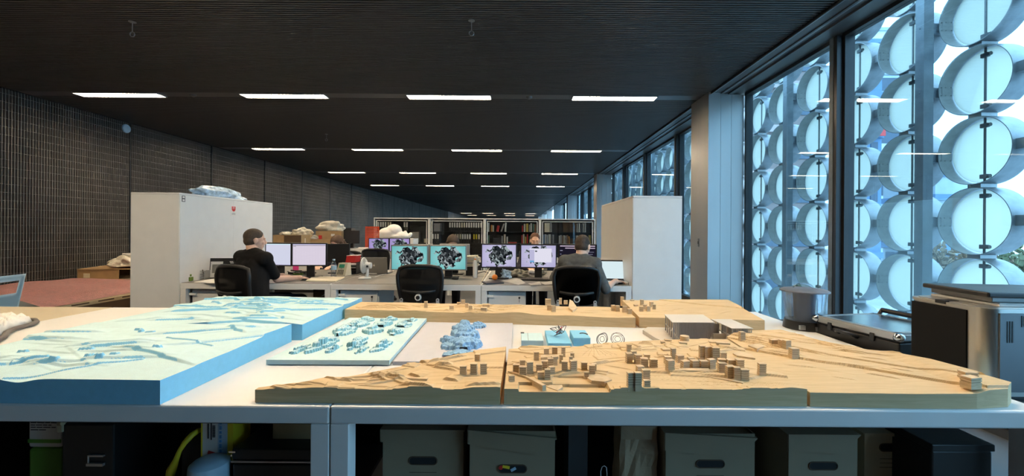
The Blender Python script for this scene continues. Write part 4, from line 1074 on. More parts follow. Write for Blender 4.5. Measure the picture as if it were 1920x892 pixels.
t = thing('steel_case', 'black metal trunk with catch and rod under left table', 'case', (xc, d+.16, ZS))
m = MB(); m.box((0, 0, .19), (wd+.02, .30, .38), bev=.006); m.build('body', 'black_plastic', t)
m = MB(); m.tube([(.01+.055*0, -.156, .265), (.01, -.156, .235), (.06, -.156, .235)], .003, 6); m.bb(.008, .066, -.158, -.150, .262, .268); m.bb(.005, .066, -.16, -.150, .228, .238); m.build('catch', 'silver', t)
m = MB(); m.cyl((-.08, -.12, .3885), (.075, -.12, .3985), .004, n=8); m.build('rod', 'silver', t)
m = MB(); m.bb(-.105, -.088, -.158, -.15, .352, .392); m.cyl((-.096, -.158, .385), (-.075, -.165, .39), .008, n=10); m.build('hinge', 'cardboard_pale', t)
d = 1.50
t = thing('yellow_strap', 'curved yellow strap on black kit under the left table', 'strap', (on(350, 850, .5).x, d, ZS))
def loc_(x, y, dd): p = at(x, y, dd); return (p.x-t.location.x, p.y-t.location.y, p.z-t.location.z)
m = MB(); m.tube([loc_(318, 895, d+.02), loc_(322, 880, d), loc_(330, 862, d), loc_(336, 846, d), loc_(346, 830, d+.01), loc_(360, 815, d+.02), loc_(372, 807, d+.05), loc_(380, 806, d+.1)], [.014, .016, .010, .008, .010, .011, .009, .006], 8); m.build('strap_band', 'yellow', t, smooth='all')
m = MB(); m.tube([loc_(318, 895, d+.02), loc_(316, 930, d+.02), loc_(314, 980, d+.03)], [.016, .016, .012], 8); m.build('strap_tail', 'yellow', t, smooth='all')
m = MB(); q = loc_(362, 860, d+.06); m.lathe([(.0, 0), (.060, 0), (.065, .02), (.065, .28), (.05, .33), (.02, .345), (0, .345)], (q[0], q[1]+.05, 0), 24); m.build('drum', 'black_plastic', t, smooth=True)
d = 1.53; xc, wd = bx(381, 440, d)
t = thing('printed_carton', 'tall blue and white printed carton with yellow edge under table', 'box', (xc, d+.05, ZS))
m = MB(); m.box((-.028, 0, .198), (wd*.5, .10, .396)); o = m.build('white_panel', 'paper', t)
m = MB()
for i in range(9): m.bb(-.018, -.008, -.052, -.049, .335+.005*i, .338+.005*i)
m.bb(-.024, -.021, -.052, -.049, .325, .39); m.bb(-.036, -.032, -.052, -.049, .33, .385)
m.build('barcode', 'print_dark', o)
m = MB(); m.bb(-.0605, -.0555, -.0515, .051, 0, .397); m.build('yellow_edge', 'yellow', o)
m = MB(); m.box((-.02, -.05, .275), (.03, .004, .012), ry=.3); m.build('red_mark', 'red', o)
m = MB(); m.box((.0185, 0, .198), (wd*.30, .10, .395)); o = m.build('blue_panel', 'pale_blue_plastic', t)
m = MB()
zz = .06
while zz < .385: l = rr.uniform(.008, .02); m.bb(.008, .016, -.052, -.049, zz, zz+l); zz += l+.006
m.build('lettering', 'blue_print', o)
m = MB(); m.bb(.0375, .0575, -.05, .05, .25, .396); m.build('yellow_panel', 'yellow', t)
m = MB(); m.bb(.0375, .0575, -.05, .05, 0, .25); m.build('lower_panel', 'dark_frame', t)
d = 1.45; xc, wd = bx(352, 416, d)
t = thing('white_tub', 'round white lidded tub top at bottom edge under left table', 'tub', (xc, d+.03, ZS))
m = MB(); m.lathe([(0, 0), (.058, 0), (.062, .02), (.064, .25), (.062, .268), (.05, .278), (.03, .283), (0, .284)], (0, 0, 0), 28); m.build('tub_body', 'pale_blue_plastic', t, smooth=True)
d = 1.46; xc, wd = bx(432, 590, d)
t = thing('trunk', 'black trunk with pale metal edge strip and corner studs under table', 'case', (xc, d+.17, ZS))
ht = EYE-unroll(510, 856)[1]*d/F-ZS
m = MB(); m.box((0, 0, ht/2-.02), (wd, .30, ht-.04), bev=.004); m.build('body', 'black_plastic', t)
m = MB(); m.box((0, 0, ht-.002), (wd+.004, .304, .040), bev=.004); o = m.build('lid', 'black_plastic', t)
m = MB(); m.bb(-wd/2-.003, wd/2+.003, -.156, -.148, ht-.030, ht-.025); m.build('edge_strip', 'silver', o)
for sx in (-1, 1):
    m = MB(); m.bb(sx*wd/2-.012, sx*wd/2+.012, -.1545, -.148, ht+.004, ht+.010); m.cyl((sx*wd/2, -.158, ht-.004), (sx*wd/2, -.150, ht-.004), .004, n=8); m.build('stud', 'chrome', o)
t = thing('carton', 'small brown carton on the black trunk under the table', 'box', (at(551, 830, 1.56).x, 1.60, ZS+ht+.018))
m = MB(); m.box((0, 0, .0315), (.150, .10, .063), bev=.001); m.build('carton_body', 'cardboard', t)
m = MB(); m.bb(-.075, .075, -.012, .012, .0625, .0645); m.build('tape', 'cardboard_pale', t)
t = thing('ruler', 'thin white ruler tucked above the trunk under the table', 'ruler', (at(505, 802, 1.62).x, 1.66, ZS+ht+.018))
m = MB(); m.box((-.0, .06, .099), (.12, .03, .003), rz=-.1, ry=.05); m.build('blade', 'white_metal', t); 
m = MB(); m.bb(-.055, .05, .045, .085, 0, .096); m.build('support_block', 'black_plastic', t)

# ------------------------------------------------------------------ tall white cabinets flanking the desks
def tall_cabinet(name, label, x0, x1, y0, y1, h, face):
    t = thing(name, label, 'cabinet', ((x0+x1)/2, (y0+y1)/2, 0), group='tall white cabinets')
    m = MB(); m.bb(x0, x1, y0, y1, .05, h-.022); m.build('carcass', 'white_laminate', t, world=True)
    m = MB(); m.bb(x0-.001, x1+.001, y0-.001, y1+.001, h-.020, h, bev=.002); m.build('top_panel', 'white_laminate', t, world=True)
    m = MB(); m.bb(x0+.02, x1-.02, y0+.02, y1-.02, 0, .0505); m.build('plinth', 'dark_frame', t, world=True)
    ym = (y0+y1)/2; xf = x1 if face > 0 else x0
    for a, b in ((y0+.006, ym-.001), (ym+.001, y1-.006)):
        m = MB(); m.bb(xf, xf+face*.006, a, b, .06, h-.026); m.build('door', 'white_laminate', t, world=True)
    return t
HC = 1.695
tL = tall_cabinet('tall_cabinet', 'tall white cabinet left of the desks behind the man in black', -4.13, -3.615, 4.375, 6.03, HC, 1)
tR = tall_cabinet('tall_cabinet', 'tall white cabinet right of desks beside the pillar', 1.222, 1.742, 4.375, 6.03, HC, -1)
xf = -3.609
m = MB(); m.mi_(0).bb(xf, xf+.001, 4.40, 4.445, 1.60, 1.665); m.mi_(1).bb(xf+.0005, xf+.0015, 4.405, 4.44, 1.637, 1.661); m.bb(xf+.0005, xf+.0015, 4.405, 4.44, 1.604, 1.630)
m.mi_(2).bb(xf+.0012, xf+.002, 4.409, 4.436, 1.640, 1.658); m.bb(xf+.0012, xf+.002, 4.409, 4.436, 1.607, 1.627); m.build('sticker', ['print_dark', 'print_grey', 'paper'], tL, world=True)
pY = 5.20
m = MB(); m.mi_(0).bb(xf, xf+.0012, pY-.05, pY+.05, 1.475, 1.60); m.mi_(1)
P = [(-.034, 1.595), (.034, 1.595), (.034, 1.555), (.020, 1.538), (0, 1.530), (-.020, 1.538), (-.034, 1.555)]
q = [m.bm.verts.new((xf+.002, pY+a, b)) for a, b in P]; m.bm.faces.new(q).material_index = 1
m.mi_(0).bb(xf+.002, xf+.0028, pY-.022, pY+.022, 1.566, 1.570); m.bb(xf+.002, xf+.0028, pY-.018, pY+.018, 1.580, 1.588)
m.mi_(2)
for zz, w_ in ((1.512, .02), (1.502, .034), (1.492, .03)): m.bb(xf+.001, xf+.002, pY-w_, pY+w_, zz, zz+.004)
m.build('red_shield_notice', ['paper', 'red', 'print_grey'], tL, world=True)
# film-wrapped bundle on the left cabinet
p = Vector((-3.80, 5.20, HC))
t = thing('wrapped_bundle', 'crinkled clear film wrapped bundle on top of left white cabinet', 'bundle', p)
def lump(mb, c, r, seed, amp=.18, seg=20, flat=True):
    q = random.Random(seed); g = bmesh.ops.create_icosphere(mb.bm, subdivisions=4, radius=1)
    ks = [(Vector((q.uniform(-1, 1), q.uniform(-1, 1), q.uniform(-1, 1))).normalized(), q.uniform(2.5, 6.5), q.random()*6) for _ in range(9)]
    for v in g['verts']:
        n_ = v.co.normalized(); d_ = 1
        for k, w_, ph in ks: d_ += amp/4*math.sin(w_*n_.dot(k)*2+ph)
        z = n_.z*d_
        if flat and z < -.35: z = -.35
        v.co = Vector((c[0]+n_.x*d_*r[0], c[1]+n_.y*d_*r[1], c[2]+(z+.35)*r[2]))
        for f in v.link_faces: f.material_index = mb.mi
m = MB()
for i in range(6): m.cyl((-.06+.04*(i % 3), -.32, .026+.045*(i//3)), (-.06+.04*(i % 3)+.0, .36, .026+.045*(i//3)), .024, n=14)
m.build('rolls', 'film_blue', t, smooth=True)
m = MB(); lump(m, (0, .0, 0), (.125, .40, .105), 4, .22); m.build('film', 'film_blue', t, smooth='all')
# ------------------------------------------------------------------ desks and pedestals
ZD = .735; YD = 4.375
def desk(label, x0, x1, y0, y1):
    t = thing('desk', label, 'desk', ((x0+x1)/2, (y0+y1)/2, 0), group='white office desks')
    hx, hy = (x1-x0)/2-.002, (y1-y0)/2-.002
    m = MB(); m.bb(-hx, hx, -hy, hy, ZD-.064, ZD-.004, bev=.002); m.build('top_frame', 'white_laminate', t)
    m = MB(); m.bb(-hx+.010, hx-.010, -hy+.006, hy-.006, ZD-.0042, ZD); m.build('worktop', 'grey_laminate', t)
    for sx in (-1, 1):
        for sy in (-1, 1):
            m = MB(); xx = sx*(hx-.030); yy = sy*(hy-.030); m.bb(xx-.029, xx+.029, yy-.029, yy+.029, 0, ZD-.0645, bev=.002); m.build('leg', 'white_laminate', t)
    return t
DX = [-3.603, -2.0, -.393, 1.212]
for i, nm in enumerate(('left', 'middle', 'right')):
    desk('white framed desk with grey top, %s of the front row' % nm, DX[i], DX[i+1], YD, YD+.80)
    desk('white framed desk with grey top, %s of the row behind the front monitors' % nm, DX[i], DX[i+1], YD+.805, YD+1.605)
def pedestal(x0, x1, y0, label, ztop=.652):
    t = thing('pedestal', label, 'drawer unit', ((x0+x1)/2, y0+.29, 0), group='drawer pedestals under the desks')
    w = (x1-x0)/2
    m = MB(); m.bb(-w, w, -.27, .27, .04, ztop, bev=.003); m.build('body', 'white_metal', t)
    for a, b in ((.05, .24), (.245, .44), (.445, ztop-.012)):
        m = MB(); m.bb(-w+.012, w-.012, -.288, -.270, a, b, bev=.002); o = m.build('drawer', 'white_metal', t)
        q = MB(); q.bb(-w-.01, -w+.065, -.31, -.287, b-.045, b-.018, bev=.004); q.build('handle', 'plastic_white', o)
        if b > .6:
            q = MB(); q.cyl((w-.07, -.295, b-.05), (w-.07, -.287, b-.05), .011, n=12); q.bb(w-.072, w-.068, -.297, -.293, b-.10, b-.05); q.build('lock', 'dark_frame', o)
    for sx in (-1, 1):
        for yy in (-.22, .22):
            m = MB(); m.cyl((sx*(w-.04)-.012, yy, .02), (sx*(w-.04)+.012, yy, .02), .02, n=14); m.build('caster', 'black_plastic', t)
pedestal(-3.525, -3.11, 4.43, 'white drawer pedestal under left desk beside the cabinet')
pedestal(-1.925, -1.505, 4.43, 'white drawer pedestal under middle desk with small lock')
pedestal(-.325, .085, 4.43, 'white drawer pedestal under right desk below the papers')

# ------------------------------------------------------------------ monitors
def monitor(label, x0, x1, y0, y1, d, scr, rz=0, zb=None, bezel='black_plastic', overlay=None, back=False, name='monitor', group=None):
    zb = ZD if zb is None else zb
    a, b = at(x0, y0, d), at(x1, y1, d)
    c = at((x0+x1)/2, (y0+y1)/2, d); w = (x1-x0)*d/F; h = (y1-y0)*d/F; zc = c.z-zb
    t = thing(name, label, 'monitor', (c.x, d+.02, zb), R(rz), group=group)
    m = MB(); m.box((0, .0, zc), (w+.028, .032, h+.030), bev=.005); m.box((0, .028, zc), (w*.7, .03, h*.7), bev=.01); hs = m.build('housing', bezel, t)
    if not back:
        m = MB(); m.bb(-w/2, w/2, -.0172, -.0160, zc-h/2, zc+h/2); s_ = m.build('screen', scr, t)
        if overlay: overlay(s_, w, h, zc)
        m = MB(); m.bb(-.012, .012, -.0172, -.0160, zc-h/2-.012, zc-h/2-.007); m.build('button_strip', 'bead_metal', hs)
    zbz = zc-h/2-.015
    m = MB(); m.bb(-.045, .045, .018, .045, .012, zc, bev=.004); m.build('neck', 'black_plastic', t)
    m = MB(); m.prism(rrect(-.12, .12, -.08, .11, .03), 0.0005, .013); m.build('base', 'black_plastic', t)
    return t
def bars(mats, items):
    def f(s_, w, h, zc):
        m = MB()
        for k, (u0, u1, v0, v1, mi) in enumerate(items):
            m.mi_(mi); m.bb(-w/2+u0*w, -w/2+u1*w, -.0177-.0002*(k % 3), -.0170, zc-h/2+v0*h, zc-h/2+v1*h)
        m.build('screen_window', mats, s_)
    return f
tb = bars(['screen_bar', 'screen_panel', 'print_grey'], [(0, 1, .955, 1, 0), (0, 1, .925, .945, 2), (.02, .10, .88, .9, 2)])
monitor('monitor with blank white screen, beside the face of the man in black', 497, 546, 457, 496.5, 4.93, 'screen_white', rz=-6, overlay=bars(['screen_cyan', 'screen_bar'], [(0, 1, 0, .03, 1), (0, 1, .96, 1, 0)]))
monitor('monitor showing pinkish text page with dark bar, right of the blank screen', 549.5, 609, 457.5, 496.5, 4.90, 'screen_doc', rz=4, overlay=tb)
monitor('monitor with teal flower picture, left of the pair behind the middle chair', 735, 800, 461.5, 504.5, 4.98, 'screen_teal', rz=2, bezel='silver')
monitor('monitor with teal flower picture, right of the pair behind the middle chair', 807, 873, 461.5, 504.5, 4.98, 'screen_teal', rz=-2, bezel='silver')
tk = bars(['print_dark', 'screen_panel'], [(.12+.045*i, .15+.045*i, .008, .03, 0) for i in range(17)])
monitor('monitor with lilac flower picture behind the orange ball', 904, 967, 459, 500, 4.95, 'screen_lilac', rz=2, overlay=tk)
ov = bars(['screen_panel', 'screen_bar', 'screen_bluebit', 'print_grey'],
          [(.24, .88, .22, .86, 0), (.24, .38, .22, .80, 1), (.25, .37, .22, .30, 2), (.25, .37, .56, .58, 2), (.40, .46, .70, .76, 3)] + [(.02+.045*i, .03+.045*i, .08+.1*j, .095+.1*j, 3) for i in range(5) for j in range(4)])
monitor('monitor with a white mail window over a lilac picture, behind papers', 977.5, 1042, 460, 500.5, 4.95, 'screen_lilac', rz=-2, overlay=ov)
dk = bars(['screen_pinkbar', 'screen_bar', 'red'], [(.02, .98, .95, .99, 0), (.16, .98, .86, .895, 0), (.02, .09, .76, .78, 1), (.02, .06, .60, .615, 1), (.03, .10, .40, .415, 1), (.80, .95, .70, .71, 1), (.78, .92, .60, .61, 1), (.82, .9, .45, .46, 2), (.03, .12, .2, .21, 1)])
monitor('dark monitor with pale title bars behind the man in grey', 1049, 1117, 460, 502, 4.97, 'screen_dark', rz=-3, overlay=dk)
# monitors of the row behind, seen from the back
monitor('black monitor seen from behind, left of the brown haired woman', 616, 652, 459, 489, 5.45, None, rz=8, back=True)
monitor('monitor back with pale top edge, behind the left teal screen', 756, 806, 459.5, 500, 5.42, None, back=True, bezel='silver')
monitor('monitor back with pale top edge, behind the right teal screen', 826, 878, 459, 500, 5.42, None, back=True, bezel='silver')

# ------------------------------------------------------------------ office chairs
def office_chair(label, loc, rz):
    t = thing('office_chair', label, 'chair', loc, rz, group='black mesh office chairs')
    def bp(u, v):           # u across -1..1, v up 0..1
        hw = .195+.035*math.sin(min(1, v*1.2)*math.pi*.5)-.03*max(0, v-.75)/.25
        return Vector((u*hw, -.235+.05*(1-u*u)*-1*.5+.03*abs(u)**2-.03*math.sin(v*3.1)-.05*v, .545+.405*v))
    m = MB(); N = 10; K = 12
    fr = []
    for i in range(N+1): fr.append(bp(-1+.0*i, .08+.84*i/N))
    top = [bp(-1+2*i/N, .92+.08*(1-(abs(-1+2*i/N))**4)) for i in range(1, N)]
    right = [bp(1, .92-.84*i/N) for i in range(N+1)]
    bot = [bp(1-2*i/N, .08-.08*(1-(abs(1-2*i/N))**4)) for i in range(1, N)]
    m.tube(fr+top+right+bot, .019, 8, closed=True); m.build('back_frame', 'black_plastic', t, smooth='all')
    m = MB(); g = [[m.bm.verts.new(bp(-1+2*i/N, .0+1.0*j/K)*1.0) for i in range(N+1)] for j in range(K+1)]
    for j in range(K):
        for i in range(N): m.bm.faces.new((g[j][i], g[j][i+1], g[j+1][i+1], g[j+1][i]))
    r_ = bmesh.ops.solidify(m.bm, geom=m.bm.faces[:], thickness=.008); m.build('back_mesh', 'mesh_black', t, smooth='all')
    m = MB(); P = [(-.17, -.30, .70), (-.08, -.318, .685), (0, -.322, .68), (.08, -.318, .685), (.17, -.30, .70)]
    m.tube(P, [.012, .018, .02, .018, .012], 8); m.tube([(0, -.315, .68), (0, -.30, .60), (0, -.22, .47), (0, -.05, .42)], [.03, .028, .026, .026], 8); o = m.build('spine', 'black_plastic', t, smooth='all')
    m = MB(); m.lathe([(.021, -.352), (.030, -.352), (.033, -.345), (.033, -.330), (.021, -.330)], (0, 0, .635), 24, axis='Y'); m.build('knob_ring', 'white_metal', o, smooth=True)
    m = MB(); m.lathe([(0, -.356), (.018, -.355), (.022, -.350), (.022, -.325), (0, -.325)], (0, 0, .635), 20, axis='Y'); m.build('knob', 'black_plastic', o, smooth=True)
    for sx in (-1, 1):
        m = MB()
        for za, zb_, w_ in ((.43, .60, .016),): m.hexa([(sx*.19-w_, -.27, za), (sx*.19+w_, -.27, za), (sx*.19+w_, -.262, za), (sx*.19-w_, -.262, za), (sx*.185-w_, -.283, zb_), (sx*.185+w_, -.283, zb_), (sx*.185+w_, -.275, zb_), (sx*.185-w_, -.275, zb_)])
        m.cyl((sx*.185, -.284, .60), (sx*.185, -.275, .60), .017, n=18); br = m.build('bracket', 'bracket_grey', t)
        m = MB(); m.cyl((sx*.185, -.288, .602), (sx*.185, -.283, .602), .007, n=10); m.build('bolt', 'black_plastic', br)
        m = MB(); m.box((sx*.19, -.13, .425), (.03, .30, .012)); m.build('side_bar', 'silver', t)
    m = MB(); m.box((0, .02, .445), (.46, .44, .06), bev=.028, seg=3); m.build('seat', 'black_fabric', t, smooth=True)
    m = MB(); m.box((0, .0, .395), (.20, .22, .04), bev=.01); m.build('seat_plate', 'black_plastic', t)
    m = MB(); m.cyl((0, 0, .12), (0, 0, .38), .028, .022, 14); m.build('gas_column', 'black_plastic', t, smooth=True)
    for i in range(5):
        a = 2*math.pi*i/5+.3; c_, s_ = math.cos(a), math.sin(a)
        m = MB(); m.tube([(.02*c_, .02*s_, .115), (.16*c_, .16*s_, .10), (.29*c_, .29*s_, .075)], [.026, .02, .016], 8); l_ = m.build('base_arm', 'black_plastic', t, smooth='all')
        m = MB(); m.cyl((.29*c_-.02*s_, .29*s_+.02*c_, .03), (.29*c_+.02*s_, .29*s_-.02*c_, .03), .029, n=14); m.cyl((.29*c_, .29*s_, .03), (.29*c_, .29*s_, .075), .008, n=8); m.build('caster', 'black_plastic', l_)
    return t
ch0 = office_chair('empty black mesh office chair facing the teal screens', (-1.005, 4.47, 0), R(0))
copy_tree(ch0, (-2.72, 4.29, 0), R(-20), 'black mesh office chair under the man in the black t-shirt')
copy_tree(ch0, (.62, 4.42, 0), R(-6), 'black mesh office chair under the man in the grey sweater')
copy_tree(ch0, (-2.50, 7.35, 0.03), R(8), 'black chair back poking up in front of the far purple screens')
copy_tree(ch0, (-2.80, 6.50, 0), R(180), 'black office chair of the brown haired woman behind the monitors')
copy_tree(ch0, (-1.03, 6.60, 0), R(180), 'black office chair of the dark haired person behind the teal monitors')
copy_tree(ch0, (.265, 6.58, 0), R(180), 'black office chair of the man with the visible forehead')

# ------------------------------------------------------------------ people
def fuse(o, voxel, smooth=4):
    md = o.modifiers.new('r', 'REMESH'); md.mode = 'VOXEL'; md.voxel_size = voxel
    ms = o.modifiers.new('s', 'SMOOTH'); ms.factor = .5; ms.iterations = smooth
    dg = bpy.context.evaluated_depsgraph_get(); dg.update()
    me = bpy.data.meshes.new_from_object(o.evaluated_get(dg))
    o.modifiers.clear(); old = o.data; me.name = o.name
    if not me.materials: me.materials.append(old.materials[0])
    o.data = me
    for p in me.polygons: p.use_smooth = True
    return o
V = Vector
def hand(m, wrist, d, n, side, curl=(.25, .6)):
    """palm, four unequal bent fingers and a side thumb. d: forearm direction, n: back-of-hand normal, side: +1 thumb to d x n."""
    d = d.normalized(); n = (n-d*n.dot(d)).normalized(); s = d.cross(n).normalized()
    m.cap(wrist, wrist+d*.03, .027, .029)
    for k in (-1.5, -.5, .5, 1.5): m.cap(wrist+d*.025+s*k*.012, wrist+d*.085+s*k*.019, .014, .0115)
    Ls = [.060, .076, .080, .070] if side > 0 else [.070, .080, .076, .060]
    for k, L in zip((-1.5, -.5, .5, 1.5), Ls):
        b = wrist+d*.085+s*k*.0195
        d1 = (d*math.cos(curl[0])-n*math.sin(curl[0])+s*k*.06).normalized(); d2 = (d*math.cos(curl[1])-n*math.sin(curl[1])+s*k*.05).normalized()
        p1 = b+d1*L*.52; p2 = p1+d2*L*.48
        m.cap(b, p1, .0095, .0085); m.cap(p1, p2, .0085, .0072)
    b = wrist+d*.028+s*side*.026
    p1 = b+(d*.75+s*side*.6-n*.15).normalized()*.045; p2 = p1+(d*.95+s*side*.15-n*.2).normalized()*.032
    m.cap(b, p1, .013, .0105); m.cap(p1, p2, .0105, .008)
def person(label, J, skin, shirt, hair, sleeve, voxel=.006, hands=True, hairstyle='short', face=None):
    """J holds joint positions; face is the unit direction the head looks."""
    hx = J['head']; f = face.normalized(); up = (V((0, 0, 1))-f*f.z).normalized(); r = f.cross(up).normalized()
    B = Matrix((r, f, up)).transposed()
    root = V((J['pelvis'].x, J['pelvis'].y, 0))
    m = MB()
    def P(k): return J[k]-root
    h0 = hx-root
    def H(a, b, c): return h0 + r*a + f*b + up*c
    m.sph(H(0, -.012, .022), (.076, .096, .092), 20, B); m.sph(H(0, .030, -.035), (.060, .064, .078), 18, B)
    m.sph(H(0, .058, -.082), (.034, .030, .026), 12, B)                      # chin
    m.sph(H(0, .098, -.018), (.012, .022, .020), 10, B); m.cap(H(0, .088, .018), H(0, .102, -.014), .008, .011)   # nose
    for s in (-1, 1):
        m.sph(H(s*.077, -.006, -.012), (.010, .020, .033), 12, B)             # ears
        m.sph(H(s*.032, .078, .026), (.024, .014, .009), 10, B)               # brow
        m.sph(H(s*.036, .068, -.022), (.022, .020, .018), 10, B)              # cheek
    m.cap(H(-.018, .082, -.055), H(.018, .082, -.055), .008); m.cap(H(-.014, .083, -.064), H(.014, .083, -.064), .008)   # lips
    m.cap(P('neck')+V((0, 0, -.02)), H(0, -.022, -.06), .062, .054)
    ch, pe = P('chest'), P('pelvis'); sl, sr = P('shl'), P('shr')
    m.cap(sl, sr, .055); m.cap(P('neck')-V((0, 0, .02)), sl, .055, .05); m.cap(P('neck')-V((0, 0, .02)), sr, .055, .05)
    ax = (sr-sl).normalized()
    for k in (-.085, 0, .085): m.cap(ch+ax*k, pe+ax*k*.9+V((0, 0, .05)), .098, .10)
    for k in (-.11, .11): m.cap(ch+ax*k+V((0, 0, .05)), ch+ax*k*.9-V((0, 0, .1)), .08, .08)
    for s in 'lr':
        m.cap(P('sh'+s), P('el'+s), .046, .038); m.cap(P('el'+s), P('wr'+s), .039, .026)
        m.cap(P('hip'+s), P('kn'+s), .078, .055); m.cap(P('kn'+s), P('an'+s), .056, .036)
        a = P('an'+s); fd = (P('kn'+s)-P('hip'+s)); fd.z = 0; fd.normalize(); m.cap(a+V((0, 0, -.035)), a+fd*.15+V((0, 0, -.055)), .034, .028)
        if hands: hand(m, P('wr'+s), J['hd'+s], V((0, 0, 1)), -1 if s == 'r' else 1)
        else: hand(m, P('wr'+s), (P('wr'+s)-P('el'+s)), V((0, 0, 1)), -1 if s == 'r' else 1)
    o = m.build('person', skin, None); fuse(o, voxel); o.location = root
    tag(o, label, 'person')
    # clothes
    m = MB(); m.cap(sl, sr, .078); m.cap(P('neck')-V((0, 0, .022)), sl, .072, .066); m.cap(P('neck')-V((0, 0, .022)), sr, .072, .066)
    for k in (-.085, 0, .085): m.cap(ch+ax*k, pe+ax*k*.95+V((0, 0, .04)), .112, .114)
    for k in (-.11, .11): m.cap(ch+ax*k+V((0, 0, .05)), ch+ax*k*.9-V((0, 0, .1)), .093, .093)
    for s in 'lr':
        e = P('sh'+s).lerp(P('el'+s), min(1, sleeve)); m.cap(P('sh'+s), e, .062, .056 if sleeve <= 1 else .052)
        if sleeve > 1: m.cap(P('el'+s), P('el'+s).lerp(P('wr'+s), sleeve-1), .053, .042)
    q = m.build('shirt', shirt, o); fuse(q, .009, 3)
    m = MB()
    m.cap(pe-ax*.08, pe+ax*.08, .118)
    for s in 'lr':
        m.cap(P('hip'+s), P('kn'+s), .092, .070); m.cap(P('kn'+s), P('an'+s)+V((0, 0, .03)), .070, .056)
    q = m.build('trousers', 'trousers_dark', o); fuse(q, .010, 3)
    for s in 'lr':
        m = MB(); a = P('an'+s); fd = (P('kn'+s)-P('hip'+s)); fd.z = 0; fd.normalize()
        m.cap(a+V((0, 0, -.02)), a+V((0, 0, -.03))-fd*.02, .045); m.cap(a-fd*.03+V((0, 0, -.05)), a+fd*.16+V((0, 0, -.055)), .038, .034)
        q = m.build('shoe', 'black_plastic', o); fuse(q, .008, 2)
    m = MB()
    if hairstyle == 'short':
        m.sph(H(0, -.018, .034), (.0785, .0975, .0885), 22, B); m.sph(H(0, -.040, -.012), (.0735, .066, .066), 18, B)
    elif hairstyle == 'long':
        m.sph(H(0, -.018, .030), (.094, .104, .098), 22, B); m.sph(H(0, -.05, -.06), (.10, .075, .11), 18, B)
        for s in (-1, 1): m.cap(H(s*.078, .0, .02), H(s*.092, -.005, -.20), .03, .038)
        m.cap(H(0, -.06, -.05), H(0, -.075, -.22), .07, .06)
    q = m.build('hair', hair, o); fuse(q, .006, 3)
    # keep the hair off the face
    bm = bmesh.new(); bm.from_mesh(q.data)
    ctr = h0
    kill = [v for v in bm.verts if (v.co-ctr).dot(f) > (.062 if hairstyle == 'short' else .07)+.35*((v.co-ctr).dot(up)-.07) and (v.co-ctr).dot(up) < .085]
    bmesh.ops.delete(bm, geom=kill, context='VERTS'); bm.to_mesh(q.data); bm.free()
    return o
az = lambda d, p=0: V((math.sin(R(d))*math.cos(R(p)), math.cos(R(d))*math.cos(R(p)), math.sin(R(p))))
J1 = dict(head=V((-2.822, 4.40, 1.195)), neck=V((-2.815, 4.365, 1.075)), chest=V((-2.81, 4.34, .90)), pelvis=V((-2.77, 4.28, .565)),
          shl=V((-2.995, 4.445, 1.01)), shr=V((-2.622, 4.255, 1.005)), ell=V((-3.0, 4.66, .80)), wrl=V((-2.80, 4.83, .768)), elr=V((-2.592, 4.415, .775)), wrr=V((-2.485, 4.615, .768)),
          hdl=V((.6, .5, -.05)), hdr=V((.62, .5, -.06)), hipl=V((-2.86, 4.33, .55)), hipr=V((-2.68, 4.25, .55)), knl=V((-2.66, 4.74, .52)), knr=V((-2.44, 4.62, .52)), anl=V((-2.62, 4.78, .10)), anr=V((-2.40, 4.66, .10)))
person('man in black t-shirt seated at left desk, hand on a mouse', J1, 'skin', 'tshirt_black', 'hair_dark', .78, .0045, face=az(46, -8))
J2 = dict(head=V((.692, 4.41, 1.150)), neck=V((.668, 4.36, 1.045)), chest=V((.645, 4.345, .88)), pelvis=V((.625, 4.36, .565)),
          shl=V((.50, 4.41, .985)), shr=V((.80, 4.29, .97)), ell=V((.40, 4.58, .79)), wrl=V((.55, 4.78, .775)), elr=V((.905, 4.24, .715)), wrr=V((1.045, 4.455, .772)),
          hdl=V((.5, .6, -.05)), hdr=V((.62, .42, -.05)), hipl=V((.54, 4.40, .55)), hipr=V((.71, 4.36, .55)), knl=V((.58, 4.82, .52)), knr=V((.80, 4.78, .52)), anl=V((.58, 4.86, .10)), anr=V((.82, 4.82, .10)))
person('man in grey sweater seated with his back to us, hand by a laptop', J2, 'skin_pale', 'sweater_grey', 'hair_dark', 1.12, .0045, face=az(30, -22))
def facing(x, y, ztop, s=1):
    z = ztop-.125
    return dict(head=V((x, y, z)), neck=V((x, y+.03, z-.14)), chest=V((x, y+.05, z-.31)), pelvis=V((x, y+.10, .565)), shl=V((x+.18, y+.05, z-.22)), shr=V((x-.18, y+.05, z-.22)),
                ell=V((x+.24, y-.10, z-.42)), wrl=V((x+.10, y-.36, .775)), elr=V((x-.24, y-.10, z-.42)), wrr=V((x-.10, y-.36, .775)), hdl=V((-.2, -.9, -.05)), hdr=V((.2, -.9, -.05)),
                hipl=V((x+.09, y+.06, .55)), hipr=V((x-.09, y+.06, .55)), knl=V((x+.11, y-.36, .52)), knr=V((x-.11, y-.36, .52)), anl=V((x+.11, y-.38, .10)), anr=V((x-.11, y-.38, .10)))
person('man with auburn hair whose forehead shows above the right monitors', facing(.262, 6.45, 1.290), 'skin', 'jumper_navy', 'hair_auburn', 1.8, .008, face=az(180, -14))
person('woman with long brown hair bent behind the black monitor', facing(-2.80, 6.35, 1.225), 'skin_pale', 'jumper_navy', 'hair_brown', 1.8, .008, hairstyle='long', face=az(200, -35))
person('dark haired person bowed behind the teal monitors', facing(-1.03, 6.46, 1.245), 'skin_pale', 'tshirt_black', 'hair_dark', 1.8, .008, hairstyle='long', face=az(170, -40))

